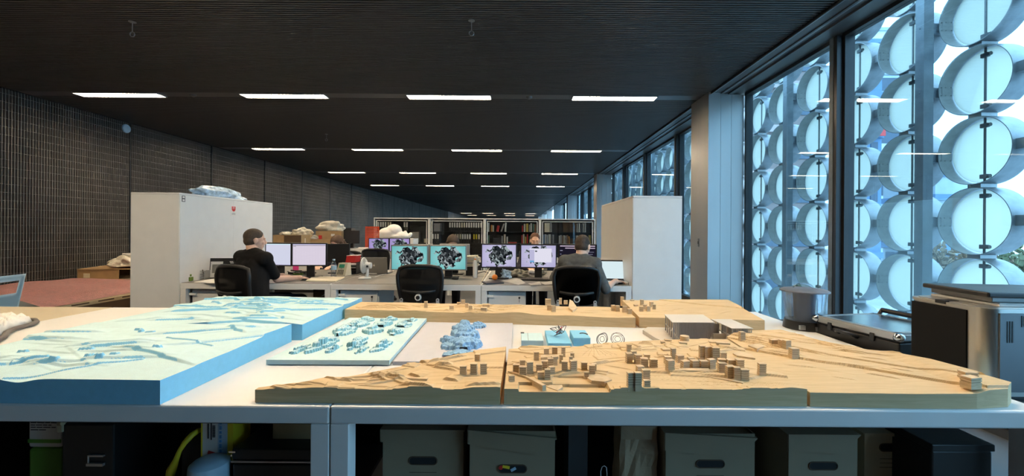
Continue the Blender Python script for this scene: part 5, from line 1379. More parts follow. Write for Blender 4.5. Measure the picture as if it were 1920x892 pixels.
# ------------------------------------------------------------------ things on the desks
E = ZD+.0006
def flat(name, label, cat, pts, h, m_, z=E, group=None):
    P = [on(x, y, z) for x, y in pts]; c = sum(P, V())/len(P)
    mb = MB(); mb.prism([(p.x-c.x, p.y-c.y) for p in P], 0, h); o = mb.build(name, m_, None); o.location = (c.x, c.y, z)
    return tag(o, label, cat, group)
# left end of the left desk
t = thing('picture_board', 'black board with a framed grey photo leaning on the left cabinet', 'picture', (-3.30, 5.02, ZD))
m = MB(); m.box((0, 0, .118), (.48, .014, .235), rx=R(-6), bev=.002); m.build('board', 'black_plastic', t)
m = MB(); m.box((-.165, -.012, .105), (.125, .008, .185), rx=R(-6)); o = m.build('photo_frame', 'white_metal', t)
m = MB(); m.box((-.165, -.017, .115), (.085, .004, .10), rx=R(-6)); m.build('photo', 'photo_grey', o)
m = MB()
for i, zz in enumerate((.205, .19, .165, .15)): m.box((-.01+.006*(i % 2), -.010, zz-.01), (.035, .004, .010), rx=R(-6))
m.build('lettering', 'white_metal', t)
t.location = (-3.335, 4.80, ZD); t.rotation_euler = (0, 0, R(10))
c = on(341, 527, E); t = thing('tape_box', 'small olive green box at the left end of the desk', 'box', (c.x+.045, c.y+.03, E))
m = MB(); m.box((0, 0, .022), (.08, .05, .044), bev=.004); m.build('box_body', 'green_dull', t); m = MB(); m.cyl((.01, -.01, .062), (.01, .012, .062), .02, n=16); m.build('tape_roll', 'green_dull', t)
c = on(366, 524, E); t = thing('desk_tidy', 'wire mesh desk tidy full of pens and cutters', 'desk tidy', (c.x, c.y+.06, E))
m = MB()
for x_ in (-.09, .09):
    m.box((x_, 0, .05), (.006, .09, .10)); 
for zz in (.02, .06, .095): m.cyl((-.09, -.045, zz), (.09, -.045, zz), .0025, n=6); m.cyl((-.09, .045, zz), (.09, .045, zz), .0025, n=6)
m.box((0, 0, .003), (.18, .09, .005)); m.build('rack', 'silver', t)
rr = random.Random(8); m = MB()
for i in range(12): x_ = -.075+.0135*i; m.cyl((x_, rr.uniform(-.02, .02), .006), (x_+rr.uniform(-.02, .02), rr.uniform(-.02, .02), rr.uniform(.06, .11)), .005, n=7)
m.build('pens', 'dark_grey_band', t)
c = on(388, 522, E); t = thing('pen_cup', 'dark cup of red pens beside the framed photo', 'pen cup', (c.x, c.y+.12, E))
m = MB(); m.lathe([(0, 0), (.035, 0), (.036, .09), (.032, .09), (.031, .006), (0, .006)], (0, 0, 0), 20); m.build('cup', 'black_plastic', t, smooth=True)
for i in range(5): a = i*1.3; m = MB(); m.cyl((.015*math.cos(a), .015*math.sin(a), .01), (.03*math.cos(a), .03*math.sin(a), .13+.01*i), .005, n=7); m.build('pen', 'red', t)
flat('paper_sheet', 'white paper sheets at the left desk edge behind the chair', 'paper', [(364, 529), (405, 522), (432, 520), (425, 531), (395, 531)], .004, 'paper')
flat('pink_note', 'bright pink sticky note block under the text monitor', 'note', [(549, 507), (560, 507), (560, 504), (549, 504)], .06, 'pink_note')
# mouse and mats
def mouse(p, label, rz=0, m_='black_plastic'):
    t = MB(); t.sph((0, 0, .012), (.030, .052, .020), 16); o = t.build('mouse', m_, None, smooth='all'); o.location = p; o.rotation_euler = (0, 0, rz); tag(o, label, 'mouse')
    bm = bmesh.new(); bm.from_mesh(o.data)
    for v in bm.verts: v.co.z = max(v.co.z, 0)
    bm.to_mesh(o.data); bm.free(); return o
mouse((-2.435, 4.675, E), 'dark computer mouse under the hand of the man in black', R(-45))
mouse((1.125, 4.53, E), 'dark computer mouse under the hand of the man in grey', R(-55))
c = on(853, 523.5, E); mouse((c.x, c.y, E), 'black computer mouse right of the middle chair', R(60))
flat('drawing_board', 'tan drawing board lying on the left desk before the bottle', 'board', [(573, 527.5), (629, 528.5), (646, 520.5), (588, 519.5)], .012, 'paper_cream')
c = on(619, 519, E)
t = thing('water_bottle', 'clear water bottle with pale blue cap and label beside phone', 'bottle', (c.x+.03, c.y+.03, E))
m = MB(); m.lathe([(0, 0), (.030, 0), (.033, .006), (.033, .06), (.030, .07), (.033, .08), (.033, .14), (.026, .17), (.013, .19), (.013, .20), (0, .20)], (0, 0, 0), 22); m.build('bottle_body', 'clear_plastic', t, smooth=True)
m = MB(); m.lathe([(0, .199), (.0155, .199), (.0155, .216), (0, .216)], (0, 0, 0), 16); m.build('cap', 'pale_blue_plastic', t)
m = MB(); m.lathe([(.0336, .085), (.0336, .135)], (0, 0, 0), 22); m.build('label_band', 'bottle_blue', t)
c = on(638, 517, E)
t = thing('desk_phone', 'cream desk phone with a green display facing the camera', 'phone', (c.x, c.y+.04, E), R(-12))
m = MB(); m.hexa([(-.07, -.03, 0), (.07, -.03, 0), (.07, .10, 0), (-.07, .10, 0), (-.065, .03, .155), (.065, .03, .155), (.065, .09, .155), (-.065, .09, .155)]); m.build('body', 'paper_cream', t)
sl = math.atan2(.06, .155)
m = MB(); m.box((-.002, .007, .118), (.072, .004, .045), rx=-sl); m.build('display', 'lcd_green', t)
m = MB()
for i in range(4):
    for j in range(4): m.box((-.04+.022*i, -.022+.0055*j, .022+.0142*j), (.014, .006, .009), rx=-sl)
m.build('keypad', 'print_dark', t)
m = MB(); m.box((.0, -.001, .087), (.028, .005, .014), rx=-sl); m.build('round_key', 'silver', t)
# fan
c = on(684, 522, E)
t = thing('desk_fan', 'small white desk fan turned sideways on the middle desk', 'fan', (c.x, c.y, E), R(0))
m = MB(); m.lathe([(0, 0), (.072, 0), (.074, .008), (.06, .018), (.025, .024), (0, .024)], (0, 0, 0), 26); m.build('base', 'plastic_white', t, smooth=True)
m = MB(); m.tube([(.02, 0, .015), (.028, 0, .06), (.03, 0, .12)], [.022, .018, .017], 10); m.build('neck', 'plastic_white', t, smooth='all')
m = MB(); m.cyl((.005, 0, .155), (.075, 0, .155), .040, .036, 20); o = m.build('motor', 'plastic_white', t, smooth=True)
m = MB(); m.bb(.03, .055, -.042, -.038, .135, .16); m.build('label_plate', 'dark_frame', o)
m = MB()
for r_ in (.018, .036, .054, .072, .088): m.tube([(-.042+.02*(r_/.09)**2, r_*math.cos(a), .155+r_*math.sin(a)) for a in [i*math.pi/14 for i in range(28)]], .0022, 6, closed=True)
for i in range(28): a = i*math.pi/14; m.tube([(-.044, .012*math.cos(a), .155+.012*math.sin(a)), (-.03, .06*math.cos(a), .155+.06*math.sin(a)), (-.014, .093*math.cos(a), .155+.093*math.sin(a)), (.012, .07*math.cos(a), .155+.07*math.sin(a)), (.02, .02*math.cos(a), .155+.02*math.sin(a))], .0016, 5)
m.lathe([(.092, -.020), (.096, -.016), (.096, -.008), (.092, -.004)], (0, 0, .155), 36, axis='X', closed=True)
m.build('guard', 'plastic_white', t, smooth=True)
m = MB()
for k in range(3):
    for i in range(10):
        a = k*2.09+i*.13; m.box((-.015+.002*i, .045*math.cos(a), .155+.045*math.sin(a)), (.004, .012, .07), rx=a-math.pi/2)
m.cyl((-.03, 0, .155), (.01, 0, .155), .014, n=14); m.build('blades', 'plastic_white', t)
# black monitor-side clutter
c = on(583, 510, E); t = thing('speaker', 'round black speaker ball under the text monitor', 'speaker', (c.x, c.y, E))
m = MB(); m.sph((0, 0, .052), (.05, .05, .052), 18); m.build('ball', 'black_plastic', t, smooth='all'); m = MB(); m.cyl((0, 0, 0), (0, 0, .012), .034, n=18); m.build('foot', 'black_plastic', t)
c = on(560, 515, E); t = thing('cable_clutter', 'tangle of dark cables and small gadgets under the left monitors', 'clutter', (c.x, c.y, E))
rr = random.Random(12); m = MB()
for k in range(9):
    P = [V((rr.uniform(-.16, .18), rr.uniform(-.02, .14), rr.uniform(.006, .05))) for i in range(5)]; m.tube([P[i].lerp(P[i+1], s/4) for i in range(4) for s in range(4)], .005, 6)
m.build('cable', 'black_plastic', t, smooth='all')
for k in range(6):
    m = MB(); m.box((rr.uniform(-.15, .1), rr.uniform(.0, .12), .017), (rr.uniform(.03, .07), rr.uniform(.03, .05), .03), rz=rr.random()*2, bev=.004); m.build('gadget', 'dark_frame', t)
m = MB(); m.box((.0, -.015, .012), (.12, .03, .02), rz=.1, bev=.004); m.build('green_gadget', 'green_dull', t)
m = MB(); m.box((-.08, .03, .03), (.10, .03, .008), rz=.3, ry=.2); m.build('white_strip', 'paper', t)
# behind: red box on paper trays, grey laptop
c = at(660, 508, 5.40); t = thing('paper_tray', 'stack of black paper trays behind the phone', 'tray', (c.x, 5.45, E))
for i in range(4):
    m = MB(); z0_ = .005+.036*i; m.bb(-.09, .09, -.13, .13, z0_, z0_+.004); m.bb(-.09, -.086, -.13, .13, z0_, z0_+.034); m.bb(.086, .09, -.13, .13, z0_, z0_+.034); m.bb(-.09, .09, .126, .13, z0_, z0_+.034); tr = m.build('tray', 'black_plastic', t)
    m = MB(); m.bb(-.08, .08, -.125, .12, z0_+.004, z0_+.010); m.build('papers', 'paper' if i > 1 else 'dark_frame', tr)
t = thing('red_box', 'red box with white rim lying open on the paper trays', 'box', (c.x+.012, 5.42, E+.150))
m = MB(); m.hexa([(-.075, -.08, .002), (.045, -.10, .002), (.06, .06, .002), (-.06, .08, .002), (-.06, -.075, .085), (.075, -.095, .09), (.075, .06, .09), (-.05, .08, .085)]); m.build('box_body', 'red', t)
m = MB(); m.tube([(-.06, -.075, .087), (.0, -.09, .095), (.075, -.095, .092), (.075, .06, .092), (-.05, .08, .087)], .004, 6, closed=True); m.build('rim', 'plastic_white', t)
c = at(703, 507, 5.36); t = thing('laptop', 'open grey laptop seen from behind with pale emblem on lid', 'laptop', (c.x, 5.36, E), R(3))
m = MB(); m.box((0, .13, .012), (.335, .235, .022), bev=.004); m.build('deck', 'laptop_grey', t)
m = MB(); m.box((0, -.035, .118), (.335, .010, .215), rx=R(14), bev=.004); o = m.build('lid', 'laptop_grey', t)
m = MB(); nrm = V((0, -math.cos(R(14)), -math.sin(R(14))*-1)); 
def lp(a, b): q = Matrix.Rotation(R(14), 3, 'X') @ V((a, -.0056, b)); return (q.x, q.y-.035, q.z+.118)
P = []
for i in range(24):
    a = 2*math.pi*i/24; r_ = .0135*(1-.18*max(0, math.cos(a-math.pi/2))**8-.10*max(0, math.cos(a+math.pi/2))**10); xx, zz = r_*math.cos(a), r_*math.sin(a)*1.05
    if abs(a) < .5 or abs(a-2*math.pi) < .5: xx -= .0045*math.cos(a*3)
    P.append((xx, zz))
f = [m.bm.verts.new(lp(*p_)) for p_ in P]; m.bm.faces.new(f)
f = [m.bm.verts.new(lp(*p_)) for p_ in ((.0, .0145), (.003, .021), (.008, .023), (.005, .0165))]; m.bm.faces.new(f)
m.build('emblem', 'white_metal', o)
t = thing('white_cable', 'white charging cable across the middle desk by the fan', 'cable', (on(712, 515, E).x, on(712, 515, E).y, E))
L_ = t.location; m = MB(); m.tube([V(on(x_, y_, E+.004))-L_ for x_, y_ in ((690, 515), (694, 518), (700, 519.5), (706, 518), (714, 515.5), (724, 513), (733, 510), (738, 507))], .004, 6); m.build('cord', 'plastic_white', t, smooth='all')
m = MB(); p_ = V(on(699, 514, E))-L_; m.box((p_.x, p_.y, .010), (.10, .05, .014), rz=.1, bev=.004); m.build('adapter', 'plastic_white', t)
# between middle and right desks
c = at(892, 497, 5.1); t = thing('white_dispenser', 'slim white dispenser bottle standing between the monitor pairs', 'bottle', (c.x, 5.02, E))
m = MB(); m.lathe([(0, 0), (.024, 0), (.026, .01), (.026, .19), (.014, .215), (.008, .24), (.003, .28), (0, .285)], (0, 0, 0), 18); m.build('bottle_body', 'plastic_white', t, smooth=True)
m = MB(); m.cyl((0, 0, .213), (0, 0, .235), .013, n=14); m.build('collar', 'orange', t)
c = at(884, 495, 5.3); t = thing('paper_pile', 'leaning pile of papers and magazines right of the teal screens', 'papers', (c.x, 5.36, E))
rr = random.Random(6); z_ = .0; m = MB()
m.bb(-.07, .07, -.08, .10, 0, .115); m.build('black_tray', 'black_plastic', t)
z_ = .115
for i in range(11):
    m = MB(); h_ = rr.uniform(.008, .016); m.box((rr.uniform(-.012, .012), rr.uniform(-.01, .01), z_+h_/2), (.16, .22, h_*.9), rz=rr.uniform(-.15, .15), ry=rr.uniform(-.04, .04)); m.build('papers', rr.choice(['paper', 'paper_cream', 'paper', 'print_grey', 'plastic_white']), t); z_ += h_
c = on(886, 514, E); t = thing('black_gadget', 'black boxy gadget with cables left of the lilac flower monitor', 'gadget', (c.x, c.y+.10, E))
m = MB(); m.box((0, 0, .05), (.10, .08, .10), bev=.008); m.build('gadget_body', 'black_plastic', t); m = MB(); m.tube([(.04, -.05, .006), (.10, -.06, .02), (.15, -.02, .03), (.2, 0, .008)], .006, 6); m.build('cable', 'black_plastic', t, smooth='all')
t = thing('pen_cable', 'cream cord running down the desk joint beside the orange ball', 'cable', (on(906, 520, E).x, on(906, 520, E).y, E))
L_ = t.location; m = MB(); m.tube([V(on(900, 533, E+.004))-L_, V(on(906, 522, E+.004))-L_, V(on(911, 513, E+.01))-L_, V(on(916, 507, E+.03))-L_+V((0, 0, .02)), V(on(918, 506, E+.03))-L_+V((0, 0, .035))], .004, 6); m.build('cord', 'paper_cream', t, smooth='all')
flat('tablet', 'flat dark tablet under the orange ball at the desk edge', 'tablet', [(903, 529), (912, 533.5), (945, 531.5), (932, 526.5)], .012, 'dark_frame')
c = on(927.5, 525.5, E); o = MB().sph((0, 0, .034), .034, 20).build('orange_ball', 'orange', None, smooth='all'); o.location = (c.x, c.y+.02, E); tag(o, 'small orange ball on the right desk below the lilac flower', 'ball')
def sheet(label, pts, seed, m_='paper', n=8, z=E):
    P = [on(x, y, z) for x, y in pts]; q = random.Random(seed); mb = MB(); g = []
    for j in range(n+1):
        row = []
        for i in range(n+1):
            p = (P[0].lerp(P[1], i/n)).lerp(P[3].lerp(P[2], i/n), j/n); row.append(mb.bm.verts.new((p.x-P[0].x, p.y-P[0].y, .004+.022*max(0, math.sin(i/n*3+q.random()*.15))*(j/n))))
        g.append(row)
    for j in range(n):
        for i in range(n): mb.bm.faces.new((g[j][i], g[j][i+1], g[j+1][i+1], g[j+1][i]))
    bmesh.ops.solidify(mb.bm, geom=mb.bm.faces[:], thickness=.0016); o = mb.build('paper_sheet', m_, None, smooth='all'); o.location = (P[0].x, P[0].y, z); tag(o, label, 'paper')
sheet('curled white paper sheets on the right desk beside the orange ball', [(937, 526), (972, 534.5), (986, 531.5), (962, 522.5)], 1)
sheet('white paper sheet at the right desk edge below the mail window', [(990, 532), (996, 535), (1015, 534.5), (1009, 530.5)], 2)
sheet('white paper sheet nearest the chair of the man in grey', [(1013, 530), (1022, 534.5), (1040, 534), (1032, 528.5)], 3)
t = thing('keyboard', 'black computer keyboard on the right desk behind the papers', 'keyboard', (on(1008, 526, E).x, on(1008, 526, E).y, E), R(-3))
m = MB(); m.box((0, .04, .010), (.40, .13, .018), bev=.004); m.build('case', 'black_plastic', t)
m = MB()
for j in range(5):
    for i in range(18): m.box((-.178+.021*i, -.006+.023*j, .021), (.016, .017, .006))
m.build('keys', 'dark_grey_band', t)
c = on(946, 522, E); t = thing('plastic_bag', 'crumpled clear grey plastic bag beside the orange ball', 'bag', (c.x, c.y+.06, E)); m = MB(); lump(m, (0, 0, 0), (.065, .06, .075), 21, .4); m.build('bag_body', 'film_blue', t, smooth='all')
c = on(972, 520, E); t = thing('cloth_heap', 'olive grey crumpled cloth heap between the right monitors', 'cloth', (c.x, c.y+.08, E)); m = MB(); lump(m, (0, 0, 0), (.13, .09, .06), 22, .4); m.build('heap', 'olive_grey', t, smooth='all')
t = thing('paper_stack', 'loose stack of papers under the mail window monitor', 'papers', (on(1008, 516, E).x, on(1008, 516, E).y+.10, E))
for i in range(5): m = MB(); m.box((rr.uniform(-.03, .03), rr.uniform(-.02, .02), .006+.011*i), (.21, .16, .010), rz=rr.uniform(-.4, .4)); m.build('papers', ['paper', 'paper_cream', 'print_grey', 'paper', 'paper'][i], t)
m = MB(); m.hexa([(.02, -.10, .055), (.12, -.10, .055), (.12, -.05, .055), (.02, -.05, .055), (.10, -.085, .095), (.13, -.09, .11), (.13, -.08, .11), (.10, -.075, .095)]); m.build('curled_sheet', 'paper', t)
c = on(1046, 520, E); t = thing('tool_clutter', 'small dark tools and cable bits left of the man in grey', 'clutter', (c.x, c.y+.10, E)); m = MB()
for k in range(7): P = [V((rr.uniform(-.1, .1), rr.uniform(-.05, .08), rr.uniform(.006, .05))) for i in range(4)]; m.tube([P[i].lerp(P[i+1], s/4) for i in range(3) for s in range(4)], .005, 6)
m.build('cable', 'dark_frame', t, smooth='all')
for k in range(5): m = MB(); m.box((rr.uniform(-.1, .1), rr.uniform(-.04, .08), .012), (rr.uniform(.03, .08), .03, .02), rz=rr.random()*3, bev=.003); m.build('tool', 'silver', t)
# laptop with lit screen
c = on(1150, 530, E); t = thing('laptop', 'open silver laptop with bright pale screen by the right cabinet', 'laptop', (at(1146, 520, 4.72).x, 4.66, E), R(-6))
m = MB(); m.box((.0, -.02, .010), (.33, .23, .018), bev=.004); o = m.build('deck', 'silver', t)
m = MB()
for j in range(5):
    for i in range(13): m.box((-.126+.021*i, .0+.018*j, .0198), (.016, .014, .003))
m.build('keys', 'print_dark', o)
m = MB(); m.box((0, .118, .130), (.335, .010, .235), rx=R(-14), bev=.004); o = m.build('lid', 'black_plastic', t)
m = MB(); m.box((0, .112, .131), (.305, .002, .200), rx=R(-14)); m.build('screen', 'screen_page', t)
# oddments under the desks
t = thing('crate', 'small brown crate with silver tool under the left desk', 'crate', (-2.22, 4.86, 0)); m = MB(); m.box((0, 0, .30), (.26, .3, .6), bev=.005); m.build('crate_body', 'cardboard_dark', t); m = MB(); m.hexa([(-.03, -.17, .55), (.05, -.17, .57), (.05, -.152, .57), (-.03, -.152, .55), (.02, -.17, .58), (.03, -.17, .60), (.03, -.152, .60), (.02, -.152, .58)]); m.build('tool', 'silver', t)
# ------------------------------------------------------------------ bookcases at the back
YK = 12.15; KX = [at(700.5+104*i, 430, YK).x for i in range(5)]; HK = 1.68
KN = ['leftmost bookcase', 'second bookcase', 'third bookcase', 'rightmost bookcase']
for i in range(4):
    x0, x1 = KX[i]+.004, KX[i+1]-.004; w = (x1-x0)/2
    t = thing('bookcase', 'white framed glass fronted bookcase at the back, %s' % ['leftmost of four, behind the white bag', 'second from left, full of binders', 'third from left, behind the auburn haired man', 'rightmost of four, behind the man in grey'][i], 'bookcase', ((x0+x1)/2, YK+.22, 0), group='bookcases along the back')
    m = MB(); m.bb(-w, w, -.22, .22, HK-.03, HK); m.bb(-w, -w+.03, -.22, .22, 0, HK-.03); m.bb(w-.03, w, -.22, .22, 0, HK-.03); m.bb(-w+.03, w-.03, -.2, .22, 0, .05); m.build('carcass', 'white_laminate', t)
    m = MB(); m.bb(-w+.03, w-.03, .20, .219, .05, HK-.03); m.build('back_panel', 'dark_frame', t)
    for z_ in (1.285, .94, .59):
        m = MB(); m.bb(-w+.031, w-.031, -.15, .199, z_-.018, z_); m.build('shelf', 'dark_frame', t)
    m = MB(); a, b, z0_, z1_ = -w+.065, w-.065, .06, HK-.075
    m.bb(a, b, -.195, -.18, z1_-.02, z1_); m.bb(a, a+.022, -.195, -.18, z0_, z1_); m.bb(b-.022, b, -.195, -.18, z0_, z1_); m.bb(a, b, -.195, -.18, z0_, z0_+.02); o = m.build('door_frame', 'white_metal', t)
    m = MB(); m.bb(a+.0225, b-.0225, -.189, -.186, z0_+.021, z1_-.021); m.build('glass_pane', 'door_glass', o)
def shelf_x(cx, base): return at(base+cx/8.727, 430, YK+.10).x
bind0 = None
def binder(x, z, label, lab_mat='paper'):
    t = thing('binder', label, 'binder', (x, YK+.20, z+.0005), group='binders in the bookcases')
    m = MB(); m.box((0, 0, .155), (.066, .24, .31), bev=.004); m.build('cover', 'black_plastic', t)
    m = MB(); m.bb(-.022, .022, -.1225, -.1195, .12, .265); o = m.build('spine_label', lab_mat, t)
    m = MB(); m.lathe([(.008, -.123), (.012, -.123), (.012, -.119), (.008, -.119)], (0, 0, .06), 12, axis='Y', closed=True); m.build('finger_ring', 'chrome', t)
    return t
protos = {}
def put_binder(x, z, label, lm='paper'):
    if lm not in protos: protos[lm] = binder(x, z, label, lm)
    else: copy_tree(protos[lm], (x, YK+.20, z+.0005), label=label)
S1, S2 = 1.285, .94
for i, cx in enumerate((172, 213, 250, 290)): put_binder(shelf_x(cx, 690), S1, 'black binder, %s from left on the top shelf of the leftmost bookcase' % ORD[i])
for i, cx in enumerate((335, 372)): put_binder(shelf_x(cx, 690), S1, 'black binder with yellowed label, %s of two in the leftmost bookcase' % ORD[i], 'paper_cream')
for i, cx in enumerate((600, 640)): put_binder(shelf_x(cx, 690), S1, 'black binder, %s of the lone pair above the white bag' % ORD[i])
for i in range(14): put_binder(shelf_x(1343+39.0*i, 690), S1, 'black binder, %s from left on the top shelf of the second bookcase' % ORD[i], 'paper_cream' if i in (5, 6) else 'paper')
for i, cx in enumerate((1068, 1107, 1147)): put_binder(shelf_x(cx, 690), S2, 'black binder, %s from left on the lower shelf of the second bookcase' % ORD[i])
for i, cx in enumerate((1435, 1474, 1513, 1552, 1591, 1630, 1669)): put_binder(shelf_x(cx, 690), S2, 'black binder, %s of the lower row right of the dark head' % ORD[i], 'paper_cream' if i < 3 else 'paper')
for i, cx in enumerate((1737, 1776)): put_binder(shelf_x(cx, 690), S2, 'black binder with yellow label, %s of two in the second bookcase' % ORD[i], 'yellow')
put_binder(shelf_x(1818, 690), S2, 'black binder at the right end of the lower shelf, second bookcase', 'paper_cream')
def crate(x0, x1, z, h, base_, label, m_):
    a, b = shelf_x(x0, base_), shelf_x(x1, base_); t = thing('storage_box', label, 'box', ((a+b)/2, YK+.20, z+.0005)); w = (b-a)/2
    m = MB(); m.bb(-w, w, -.12, .12, 0, h*.8); m.build('box_body', m_, t); m = MB(); m.bb(-w-.004, w+.004, -.124, .124, h*.8, h); m.build('lid', m_, t)
crate(690, 830, S2, .32, 690, 'grey card storage box in the leftmost bookcase beside the bag', 'card_grey')
crate(920, 955, S2-.0, .12, 690, 'small cream box at the right of the leftmost bookcase', 'paper_cream')
crate(1080, 1180, S1-.0, .24, 690, 'dark grey storage box at upper left of the second bookcase', 'print_grey')
crate(1060, 1140, S1, .27, 900, 'pale cream storage box on the top shelf of the rightmost bookcase', 'paper_cream')
crate(1360, 1570, S1, .30, 900, 'brown storage box on the top shelf of the rightmost bookcase', 'cardboard_dark')
crate(1400, 1570, S2, .16, 900, 'brown storage box on the lower shelf of rightmost bookcase', 'cardboard_dark')
for nm, c in (('bk_red', (.50, .04, .04)), ('bk_cream', (.62, .58, .48)), ('bk_orange', (.55, .25, .06)), ('bk_grey', (.34, .34, .33)), ('bk_green', (.14, .24, .18)), ('bk_blue', (.12, .22, .34)), ('bk_dark', (.05, .05, .06)), ('bk_yellow', (.60, .45, .10)), ('bk_pale', (.55, .56, .54)), ('bk_brown', (.25, .14, .08))): mat(nm, c, .6, var=.05)
CN = dict(red='red', cream='cream', orange='orange', grey='grey', green='green', blue='blue', dark='dark', yellow='yellow', pale='pale grey', brown='brown')
bk = {}
def book(cx, base_, z, w, h, col, label, lean=0):
    x = shelf_x(cx, base_)
    k = (col, w, h)
    if k not in bk:
        t = thing('book', label, 'book', (0, 0, 0), group='books in the bookcases')
        m = MB(); m.bb(-w/2, -w/2+.003, -.10, .10, 0, h); m.bb(w/2-.003, w/2, -.10, .10, 0, h); m.bb(-w/2+.003, w/2-.003, -.10, -.096, 0, h); m.build('cover', 'bk_'+col, t)
        m = MB(); m.bb(-w/2+.003, w/2-.003, -.096, .094, .004, h-.004); m.build('pages', 'paper', t)
        bk[k] = t
    else: t = copy_tree(bk[k], label=label)
    t.location = (x, YK+.17, z+.0005+(abs(math.sin(lean))*w*.5)); t.rotation_euler = (0, lean, 0)
WHERE = {(3, 'a'): 'top shelf left end of the third bookcase', (3, 'b'): 'top shelf right end of the third bookcase', (3, 'c'): 'lower shelf middle of the third bookcase', (3, 'd'): 'lower shelf right end of the third bookcase',
         (4, 'a'): 'top shelf left of the rightmost bookcase', (4, 'b'): 'top shelf right of the rightmost bookcase', (4, 'c'): 'lower shelf left of the rightmost bookcase', (4, 'd'): 'lower shelf middle of the rightmost bookcase', (4, 'e'): 'lower shelf right of the rightmost bookcase'}
def row(key, z, items):
    for i, (cx, w, h, col, lean) in enumerate(items):
        book(cx, 900, z, w, h, col, '%s book, %s from left on the %s' % (CN[col], ORD[i], WHERE[key]), lean)
row((3, 'a'), S1, [(138, .05, .26, 'pale', 0), (190, .04, .20, 'orange', 0), (216, .03, .19, 'cream', 0), (285, .07, .18, 'red', .18), (345, .04, .25, 'grey', .35), (415, .05, .27, 'pale', .05)])
row((3, 'b'), S1, [(697, .04, .19, 'red', 0), (730, .045, .24, 'cream', 0), (772, .06, .25, 'yellow', 0), (812, .03, .22, 'grey', 0), (838, .04, .26, 'pale', 0), (876, .04, .24, 'green', 0), (905, .04, .23, 'brown', 0)])
row((3, 'c'), S2, [(140, .05, .24, 'green', 0), (365, .04, .22, 'grey', 0), (405, .05, .27, 'cream', 0), (445, .04, .20, 'pale', 0)])
row((3, 'd'), S2, [(690, .04, .25, 'red', 0), (716, .04, .28, 'cream', 0), (748, .035, .20, 'yellow', 0), (778, .035, .28, 'red', 0), (815, .04, .22, 'green', 0)])
row((4, 'a'), S1, [(1160, .035, .28, 'grey', 0), (1180, .03, .24, 'dark', 0)])
row((4, 'b'), S1, [(1590, .035, .26, 'grey', 0), (1622, .04, .27, 'pale', 0), (1655, .04, .25, 'dark', 0), (1690, .035, .27, 'grey', 0), (1722, .03, .28, 'pale', 0)])
row((4, 'c'), S2, [(1048, .04, .27, 'blue', 0), (1075, .035, .28, 'pale', 0), (1105, .045, .26, 'grey', 0), (1142, .06, .28, 'cream', 0), (1175, .03, .25, 'dark', 0), (1200, .035, .27, 'grey', 0)])
row((4, 'd'), S2, [(1304, .03, .24, 'pale', 0), (1328, .035, .26, 'grey', 0), (1355, .03, .23, 'brown', 0), (1380, .035, .25, 'cream', 0), (1407, .03, .24, 'grey', 0), (1432, .035, .26, 'brown', 0), (1460, .03, .22, 'orange', 0)])
row((4, 'e'), S2, [(1590, .05, .25, 'cream', 0), (1800, .04, .26, 'yellow', 0)])
for i in range(4):
    h_ = .03; t = thing('book', 'dark book, %s from the bottom of the flat pile in the third bookcase' % ORD[i], 'book', (shelf_x(285, 900), YK+.18, S2+.0005+.041*i), R(3*i-4), group='books in the bookcases')
    m = MB(); m.bb(-.13, .13, -.09, .09, 0, .004); m.bb(-.13, .13, -.09, .09, .036, .040); m.bb(-.13, .13, -.09, -.086, .004, .036); m.build('cover', 'bk_dark', t); m = MB(); m.bb(-.126, .126, -.086, .086, .004, .036); m.build('pages', 'paper', t)
t = thing('book', 'red book lying flat in the middle of the third bookcase', 'book', (shelf_x(530, 900), YK+.18, S2+.0005), 0, group='books in the bookcases')
m = MB(); m.bb(-.13, .13, -.09, .09, 0, .004); m.bb(-.13, .13, -.09, .09, .036, .040); m.bb(-.13, .13, -.09, -.086, .004, .036); m.build('cover', 'bk_red', t); m = MB(); m.bb(-.126, .126, -.086, .086, .004, .036); m.build('pages', 'paper', t)

# ------------------------------------------------------------------ the middle distance
def low_cabinet(label, x0, x1, y0, y1, h):
    t = thing('low_cabinet', label, 'cabinet', ((x0+x1)/2, (y0+y1)/2, 0)); w, d = (x1-x0)/2, (y1-y0)/2
    m = MB(); m.bb(-w, w, -d+.012, d, .06, h-.02); m.build('carcass', 'white_laminate', t); m = MB(); m.bb(-w-.004, w+.004, -d, d, h-.02, h); m.build('top_panel', 'white_laminate', t); m = MB(); m.bb(-w+.02, w-.02, -d+.04, d-.02, 0, .06); m.build('plinth', 'dark_frame', t)
    n_ = max(2, int(w*2/.5))
    for i in range(n_):
        m = MB(); a = -w+.004+(2*w-.008)*i/n_; b = -w+.004+(2*w-.008)*(i+1)/n_; m.bb(a+.002, b-.002, -d+.002, -d+.012, .065, h-.024); o = m.build('door', 'white_laminate', t); q = MB(); q.bb(b-.05, b-.03, -d-.01, -d+.002, h*.6, h*.6+.1); q.build('handle', 'silver', o)
ZL = .92
low_cabinet('long low white cabinet carrying the boxes and black monitor', -5.60, -3.08, 8.5, 9.3, ZL)
def carton(name, label, x0, x1, y0, y1, d, dep, m1, m2=None, zb=None):
    a, b = at(x0, y1, d), at(x1, y0, d); zb = ZL if zb is None else zb; zt = b.z; w = (b.x-a.x)/2
    t = thing(name, label, 'box', ((a.x+b.x)/2, d+dep/2, zb+.0008)); h = zt-zb-.001
    m = MB(); m.bb(-w, w, -dep/2, dep/2, 0, h-.004); m.build('carton_body', m1, t)
    m = MB(); m.bb(-w-.003, w+.003, -dep/2-.003, dep/2+.003, h-.004, h); m.bb(-w-.002, w+.002, -.03, .03, h-.0042, h+.001); m.build('top_flap', m2 or m1, t)
    return t, h, w
